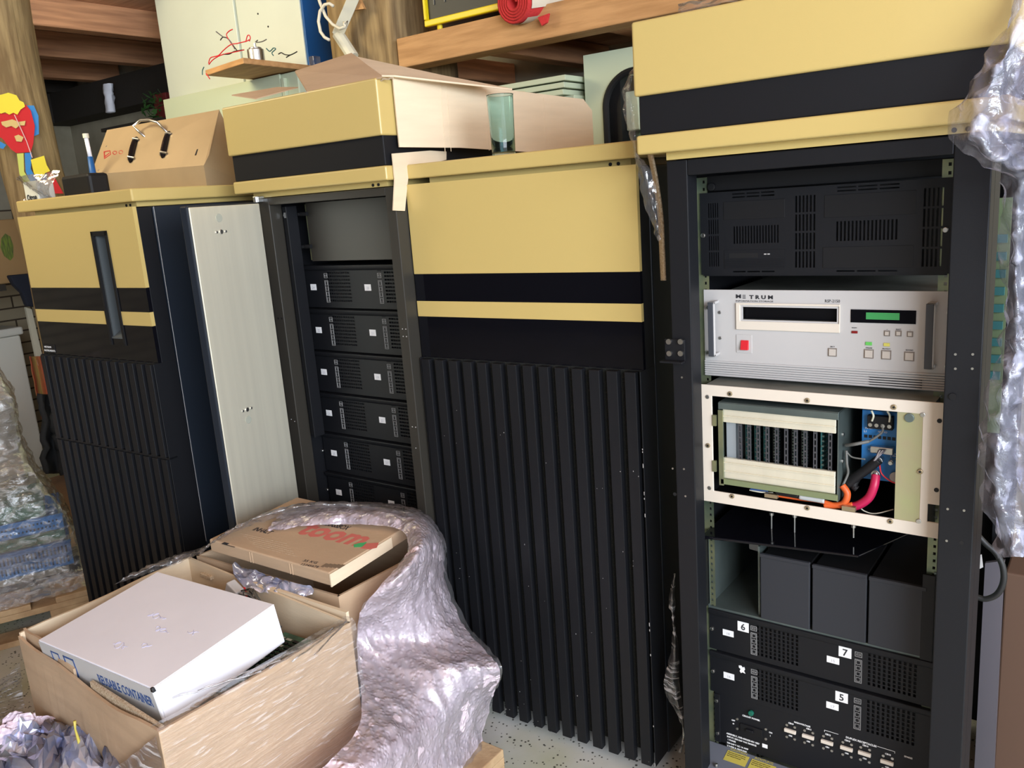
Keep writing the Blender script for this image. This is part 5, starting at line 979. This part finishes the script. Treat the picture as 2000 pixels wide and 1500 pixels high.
mk('corner_tear', MB().hexa([(wl-.005, -.0022, -.008), (wl+.0034, -.0022, -.008), (wl+.0034, .004, -.008), (wl-.005, .002, -.008)], [(wl-.003, -.0022, .0005), (wl+.001, -.0022, .0005), (wl+.002, .003, .0005), (wl-.003, .002, .0005)]), 'slot_dark', wb)
# circuit boards and ribbon cables beside the carton
def board(M, w_, d_, label, seed, nm='circuit_board'):
    r = thing(nm, label, 'circuit board', M, 'circuit boards in the large box'); rr = random.Random(seed)
    mk('board', MB().box(0, w_, 0, d_, 0, .002), 'pcb', r)
    q = MB(); y = .012
    while y < d_-.02:
        x = .01
        while x < w_-.025:
            if rr.random() < .86: mk('chip', MB().box(x, x+.018, y, y+.007, .002, .0055), 'black_matt' if rr.random() < .8 else 'steel', r)
            x += .024
        y += .0125
    return r
B0 = at(590, 1262, z=.50)
def rotM(p, a, tx, ty): return Matrix.Translation(p) @ Matrix.Rotation(a, 4, 'Z') @ Matrix.Rotation(tx, 4, 'X') @ Matrix.Rotation(ty, 4, 'Y')
board(rotM(V((-.62, -.80, .520)), .0, .06, -.05), .18, .20, 'green circuit board beside the white carton, closest to the box wall', 1)
board(rotM(V((-.66, -.93, .505)), -.15, .05, -.1), .19, .16, 'green circuit board under the near end of the white carton', 2)
board(rotM(V((-.64, -.70, .50)), .12, .12, .05), .20, .11, 'green circuit board in the far corner of the large box', 3)
solo('packing_load', MB().box(-1.02, -.45, -.95, -.60, .155, .495), 'cardboard', 'brown packing under the circuit boards inside the large box', 'packing')
rb = at(450, 1150, z=.60)
rbt = thing('ribbon_connector', 'grey ribbon cable connector sticking up behind the white carton', 'connector', (rb.x, rb.y, .54))
mk('shell', MB().box(-.035, .005, -.012, .012, .02, .075, Matrix.Rotation(.5, 4, 'Y')), 'light_grey', rbt, bevel=.003)
for k in range(7): mk('wire', MB().tube([V((.0+.006*k, .01*math.sin(k), .06)), V((.03+.006*k, .015, .055+.01*math.sin(k*2))), V((.07+.004*k, -.01+.004*k, .03)), V((.06+.004*k, -.03, .0))], .0022, 6), ['light_grey', 'red', 'purple_metal', 'light_grey', 'cord_black', 'wire_grey', 'light_grey'][k], rbt, smooth=True)
solo('wire_bundle', merge(*[MB().tube([rb+V((.02+.004*k, .01*math.sin(k*2.1), -.06)), rb+V((.07, .015*math.sin(k*1.3), -.015+.004*k)), rb+V((.12+.01*math.sin(k), -.01+.003*k, -.03)), rb+V((.15, .02*math.sin(k*1.7), -.07))], .002, 6) for k in range(9)]), 'wire_grey', 'tangle of grey wires in the gap behind the white carton', 'wires', smooth=True)['kind'] = 'stuff'
# second box with the printed flat carton on top
b2 = thing('cardboard_box', 'brown cardboard box under the flat printed carton', 'cardboard box', (-.8, -.33, .146))
c2 = [V((-1.05, -.525, 0)), at(661, 1165, z=.600), None, None]; c2[0] = V((-1.06, c2[1].y-.02, 0)); c2[1] = V((c2[1].x, c2[1].y, 0)); c2[2] = V((c2[1].x+.01, -.17, 0)); c2[3] = V((-1.05, -.17, 0))
for nm_, a, b, inn_ in (('front_wall', c2[0], c2[1], V((0, 1, 0))), ('right_wall', c2[1], c2[2], V((-1, 0, 0))), ('back_wall', c2[2], c2[3], V((0, -1, 0))), ('left_wall', c2[3], c2[0], V((1, 0, 0)))): wall(nm_, a, b, z0, .6, .6, inn=inn_, par=b2)
mk('bottom', MB().box(c2[0].x+.01, c2[1].x-.01, c2[0].y+.03, -.18, z0, z0+.006), 'cardboard', b2, world=True)
A_, B_ = at(408, 1053, z=.668), at(643, 1119, z=.660); e1_ = (B_-A_); e1_.z = 0; tl_ = e1_.length; e1_.normalize(); e2_ = V((-e1_.y, e1_.x, .0)).normalized()
e2_ = (e2_+V((0, 0, .03))).normalized(); e1_ = ((B_-A_)).normalized(); e2_ = (e2_-e1_*e2_.dot(e1_)).normalized()
MT = frame(A_, e1_, e2_); tl_ = (B_-A_).length; td = .30
tb = thing('flat_carton', 'flat brown carton printed with a red word and green leaf, half under bubble wrap', 'carton', MT)
th_ = .034
mk('lid', MB().box(0, tl_, 0, td, -th_, 0), 'cardboard', tb, bevel=.004, seg=3)
mk('side_flap', MB().hexa([(tl_+.001, -.002, -th_), (tl_+.004, -.002, -th_), (tl_+.004, td*.7, -th_*.9), (tl_+.001, td*.7, -th_*.9)], [(tl_+.001, -.002, -.002), (tl_+.004, -.002, -.002), (tl_+.004, td*.7, -.002), (tl_+.001, td*.7, -.002)]), 'cardboard_pale', tb)
mks('crease', [MB().tube([(tl_*f_, -.0004, -th_+.002), (tl_*f_, -.0004, -.004)], .0011, 6) for f_ in (.36, .38, .69, .71)], 'cardboard', tb)
def onT(u, v): p = at(u, v, M=MT, z=.0005); return p
def topt(s, u, v, u1, v1, size, m, par, bold=0, shear=0):
    p0, p1 = onT(u, v), onT(u1, v1); d = (p1-p0); mb = txt_mb(s, size, Matrix.Identity(4), bold=bold, extr=.0001); w_ = max(p.x for p in mb.v); a_ = math.atan2(d.y, d.x)
    M2 = Matrix.Translation(p0) @ Matrix.Rotation(a_, 4, 'Z'); mb.v = [M2 @ V((p.x*d.length/w_+p.y*shear, p.y, p.z)) for p in mb.v]; return mk('lettering', mb, m, par)
topt('toom', 577, 1040, 697, 1066, .105, 'toom_red', tb, bold=.0035, shear=.15)
def leaf_t(pts, m, nm): return mk(nm, MB().slab([onT(u, v) for u, v in pts], (0, 0, .0004)), m, tb)
leaf_t([(690, 1064), (700, 1061), (716, 1059), (714, 1063), (708, 1068), (692, 1069)], 'toom_green', 'leaf_print'); leaf_t([(704, 1071), (714, 1062), (740, 1060), (736, 1070), (722, 1073)], 'toom_red', 'leaf_print')
topt('UMZUGSBOX', 618, 1022, 676, 1035, .030, 'ink', tb, bold=.0006); topt('INHALT', 492, 1035, 525, 1043, .026, 'ink', tb, bold=.0005); topt('35 KG', 590, 1096, 617, 1101, .014, 'ink', tb); topt('12345678', 585, 1103, 620, 1109, .012, 'ink', tb)
for k in range(6): p0, p1 = onT(470+k*6, 1042+k*5), onT(560+k*4, 1062+k*5); mk('printed_line', MB().tube([p0, p1], .0004, 4), 'cardboard_edge', tb)
for k in range(5): p0 = onT(632+k*8, 1103+k*.5); mk('printed_block', MB().box(p0.x, p0.x+.009, p0.y-.01, p0.y+.008, .0, .0006), mat('print_grey', (.2, .14, .09), .8), tb)
pa_, pb_ = onT(436, 1060), onT(464, 1066); mk('printed_mark', MB().box(pa_.x, pa_.x+.018, pa_.y-.004, pa_.y+.004, 0, .0006).box(pa_.x, pb_.x, pa_.y-.006, pa_.y-.004, 0, .0006), 'ink', tb)
# clear bag poking out under the flat carton
net = [[at(u, v, z=.615-.01*k) for k, (u, v) in enumerate(r_)] for r_ in (((455, 1100), (458, 1125), (480, 1150)), ((500, 1115), (515, 1140), (525, 1158)), ((545, 1130), (560, 1150), (560, 1162)), ((600, 1145), (612, 1155), (600, 1165)))]
solo('clear_bag', surf(net, 40, 24, .014, 22, .7, 31), 'bag_silver', 'shiny silver plastic bag squeezed under the flat printed carton', 'bag', smooth=True)
solo('grey_plastic_unit', MB().box(c2[1].x+.02, -.45, -.50, -.36, .146, .38), mat('violet_grey', (.12, .12, .15), .5), 'dark grey unit beside the brown box, under the bubble wrap', 'unit', bevel=.006)
solo('pink_wrapped_case', MB().box(-.405, -.335, -1.35, -.42, .146, .335), mat('pinkish_board', (.55, .38, .36), .7), 'long case lying under the pink bubble wrap on the pallet', 'case', bevel=.012)
# bubble wrap: from the far edge of the flat carton round the right side down to the pallet
G = [
 [(522, 1036, .672), (535, 1015, .675), (552, 1003, .665), (560, 1001, .60)],
 [(600, 1027, .675), (618, 1008, .690), (640, 992, .680), (650, 990, .60)],
 [(690, 1024, .675), (712, 1005, .695), (735, 993, .680), (745, 993, .60)],
 [(775, 1032, .680), (792, 1016, .695), (812, 1007, .670), (822, 1008, .58)],
 [(797, 1060, .672), (822, 1046, .690), (846, 1046, .650), (862, 1060, .56)],
 [(784, 1098, .655), (812, 1092, .670), (846, 1092, .610), (868, 1105, .52)],
 [(745, 1142, .630), (780, 1138, .630), (830, 1145, .560), (878, 1160, .46)],
 [(706, 1192, .575), (750, 1190, .555), (820, 1205, .490), (905, 1222, .40)],
 [(698, 1240, .500), (750, 1245, .470), (840, 1262, .420), (945, 1268, .375)],
 [(700, 1300, .450), (760, 1312, .420), (860, 1315, .400), (976, 1312, .36)],
 [(706, 1360, .430), (770, 1385, .395), (870, 1385, .330), (962, 1362, .25)],
 [(700, 1420, .420), (770, 1445, .385), (860, 1450, .260), (944, 1430, .16)],
 [(650, 1480, .420), (720, 1510, .385), (830, 1520, .220), (938, 1500, .10)],
 [(560, 1560, .420), (640, 1590, .385), (790, 1600, .200), (930, 1580, .05)]]
bw = solo('bubble_wrap', surf([[at(u, v, z=z) for u, v, z in r_] for r_ in G], 260, 110, .0075, 17, .7, 41), 'bubble_film', 'pinkish bubble wrap draped over the boxes on the front pallet', 'bubble wrap', smooth=True)
# clear outer film stretched over it
G2 = [[(u+(u-690)*.0+ (4 if i else 0), v-3*i, z+.004+.004*i) for i, (u, v, z) in enumerate(r_)] for r_ in G[:13]]
solo('outer_film', surf([[at(u, v, z=z) for u, v, z in r_] for r_ in G2], 200, 80, .010, 15, .8, 51, st=(1, 1, .35)), 'clear_film', 'clear stretch film over the pink bubble wrap', 'plastic film', smooth=True)
# film veil rising behind the flat carton and at the far rim of the box
solo('film_veil', surf([[at(u, v, z=z) for u, v, z in r_] for r_ in (((222, 1142, .60), (262, 1118, .61), (300, 1103, .60)), ((290, 1120, .60), (330, 1092, .62), (345, 1085, .60)), ((360, 1096, .61), (395, 1072, .63), (405, 1068, .60)), ((430, 1052, .67), (450, 1035, .70), (470, 1030, .66)), ((500, 1024, .68), (520, 1003, .71), (545, 995, .66)), ((590, 1002, .69), (600, 984, .72), (630, 985, .66)), ((690, 998, .69), (700, 984, .71), (720, 988, .66)), ((800, 1015, .68), (815, 1003, .70), (830, 1012, .62)))], 150, 26, .010, 24, .7, 61), 'clear_film', 'ridge of clear film behind the flat printed carton', 'plastic film', smooth=True)
# stretch film over the near and right faces of the large box
o1 = V((.008, 0, 0))
net = []
for k in range(9):
    t = k/8; p = Nc+(Rc-Nc)*t+V((.010, -.004+.008*t, 0)); net.append([V((p.x-.03, p.y, .606)), V((p.x-.002, p.y, .603)), V((p.x+.003, p.y, .55)), V((p.x+.004, p.y, .40)), V((p.x+.004, p.y, .15))])
fm = film('face_film', (.97, .96, .96), .03, .12, .12, 9, (1, 1.8, 16), .7, painted_glint=.2, s0=.58, s1=.66, white=(.95, .93, .95))
solo('box_film', surf(net, 110, 60, .003, 14, .7, 71, st=(1, .6, 3)), fm, 'tight streaky film on the right face of the large open box', 'plastic film', smooth=True)
net = []
for k in range(8):
    t = k/7; x = Nc.x+.01-.40*t; net.append([V((x, Nc.y-.010-.02*t, .602-.30*t)), V((x+.005, Nc.y-.018-.06*t, .50-.27*t)), V((x+.005, Nc.y-.024-.09*t, .36-.18*t)), V((x, Nc.y-.03-.1*t, .15))])
solo('box_film', surf(net, 90, 60, .006, 16, .8, 81, st=(1, 1, 1)), 'stretch_film', 'crumpled film fanning down from the near corner of the large box', 'plastic film', smooth=True)
# film strands over the boards near the right rim
for k in range(7):
    t = .12+k*.11; a_ = V((-.50+.02*k, -.99+.36*t, .603)); b_ = V((-.427, -1.0+.42*min(1, t+.35), .602)); q = MB().tube([a_+(b_-a_)*(j/8)+V((0, 0, .004*noise.noise(V((j*.7, k, 0))))) for j in range(9)], [.0018+.0014*abs(noise.noise(V((j, k, 2)))) for j in range(9)], 5)
    solo('film_strand', q, 'stretch_film', ('twisted strand of clear film over the right rim, '+('closest to the near corner', 'second from the near corner', 'third from the near corner', 'in the middle of the rim', 'third from the far corner', 'second from the far corner', 'closest to the far corner')[k]), 'film strand', 'film strands over the large box', smooth=True)
# left: film hanging off the pallet corner
solo('side_film', surf([[at(u, v, z=z) for u, v, z in r_] for r_ in (((38, 1292, .55), (44, 1350, .42), (50, 1440, .25)), ((10, 1318, .52), (14, 1370, .40), (16, 1450, .2)), ((-30, 1350, .50), (-30, 1400, .36), (-30, 1480, .15)))], 60, 50, .010, 14, .8, 95, st=(1, 1, 2)), 'stretch_film', 'clear film stretched down beside the left corner of the large box', 'plastic film', smooth=True)
# crumpled bags in front of the large box
bb4 = thing('cardboard_box', 'low brown box under the shiny bags in front of the large box', 'cardboard box', (-.75, -1.25, .146))
for nm_, a, b, inn_ in (('front_wall', V((-1.06, -1.44, 0)), V((-.46, -1.44, 0)), V((0, 1, 0))), ('right_wall', V((-.46, -1.44, 0)), V((-.46, -1.04, 0)), V((-1, 0, 0))), ('back_wall', V((-.46, -1.04, 0)), V((-1.06, -1.04, 0)), V((0, -1, 0))), ('left_wall', V((-1.06, -1.04, 0)), V((-1.06, -1.44, 0)), V((1, 0, 0)))): wall(nm_, a, b, z0, .40, .40, inn=inn_, par=bb4)
mk('bottom', MB().box(-1.05, -.47, -1.43, -1.05, z0, z0+.006), 'cardboard', bb4, world=True)
solo('packing_load', MB().box(-1.04, -.48, -1.42, -1.06, .155, .385), 'cardboard', 'brown packing inside the low box under the shiny bags', 'packing')
def bag(px, z, m, label, seed, hgt=.05, sz=None, name='antistatic_bag'):
    """pillow shaped crumpled bag; px: four pixel corners on height z"""
    c = [at(u, v, z=z) for u, v in px]; n = 12; q = MB(); rr = random.Random(seed)
    def base(a, b): return (c[0]*(1-a)+c[1]*a)*(1-b)+(c[3]*(1-a)+c[2]*a)*b
    for i in range(n+1):
        for j in range(n+1):
            a, b = i/n, j/n; p = base(a, b); e = (math.sin(a*math.pi)*math.sin(b*math.pi))**.45 if 0 < a < 1 and 0 < b < 1 else 0
            r1 = noise.noise(V((a*4, b*4, seed))); q.v.append(p+V((r1*.015+rr.uniform(-.004, .004), noise.noise(V((a*4, b*4, seed+9)))*.015+rr.uniform(-.004, .004), e*(hgt+r1*.03+rr.uniform(-.007, .010)))))
    for i in range(n):
        for j in range(n):
            a = i*(n+1)+j; b = a+n+1
            q.f += [(a, b, b+1), (a, b+1, a+1)] if rr.random() < .5 else [(a, b, a+1), (b, b+1, a+1)]
    return solo(name, q, m, label, 'bag', 'shiny bags in front of the large box', solid=.002)
bag([(-40, 1470), (40, 1440), (110, 1400), (20, 1420)][::1], .44, 'bubble_film', 'pinkish bubble wrap bag in the corner near the film', 3, .03, name='bubble_bag')
bag([(-30, 1480), (60, 1500), (120, 1425), (40, 1410)], .42, 'bag_silver', 'silver bag lying under the pinkish bubble bag', 7, .03)
bag([(40, 1540), (150, 1540), (150, 1420), (80, 1415)], .41, 'bag_dark', 'dark shiny bag with a sharp folded tip between the silver bags', 12, .05)
bag([(110, 1570), (230, 1560), (190, 1420), (120, 1430)], .41, 'bag_silver', 'silver bag with bright creases standing in the middle of the shiny bags', 19, .06)
bag([(200, 1540), (270, 1520), (275, 1440), (215, 1440)], .42, 'bag_dark', 'dark shiny bag touching the front wall of the large box', 25, .06)
bag([(-80, 1600), (90, 1600), (100, 1480), (-60, 1480)], .40, mat('bag_blue', (.10, .14, .30), .15, .7, bump=.8, bs=14, col2=(.45, .47, .55), vs=12), 'blue tinted shiny bag lowest in the picture corner', 33, .05)
tpz = at(148, 1425, z=.50); solo('bag_tie', MB().tube([tpz+V((0, 0, -.08)), tpz+V((.004, 0, -.03)), tpz+V((-.002, 0, .0)), tpz+V((.003, 0, .02))], [.006, .0035, .002, .003], 8), 'label_yellow', 'yellowish tie on the tip of a silver bag', 'tie', smooth=True)
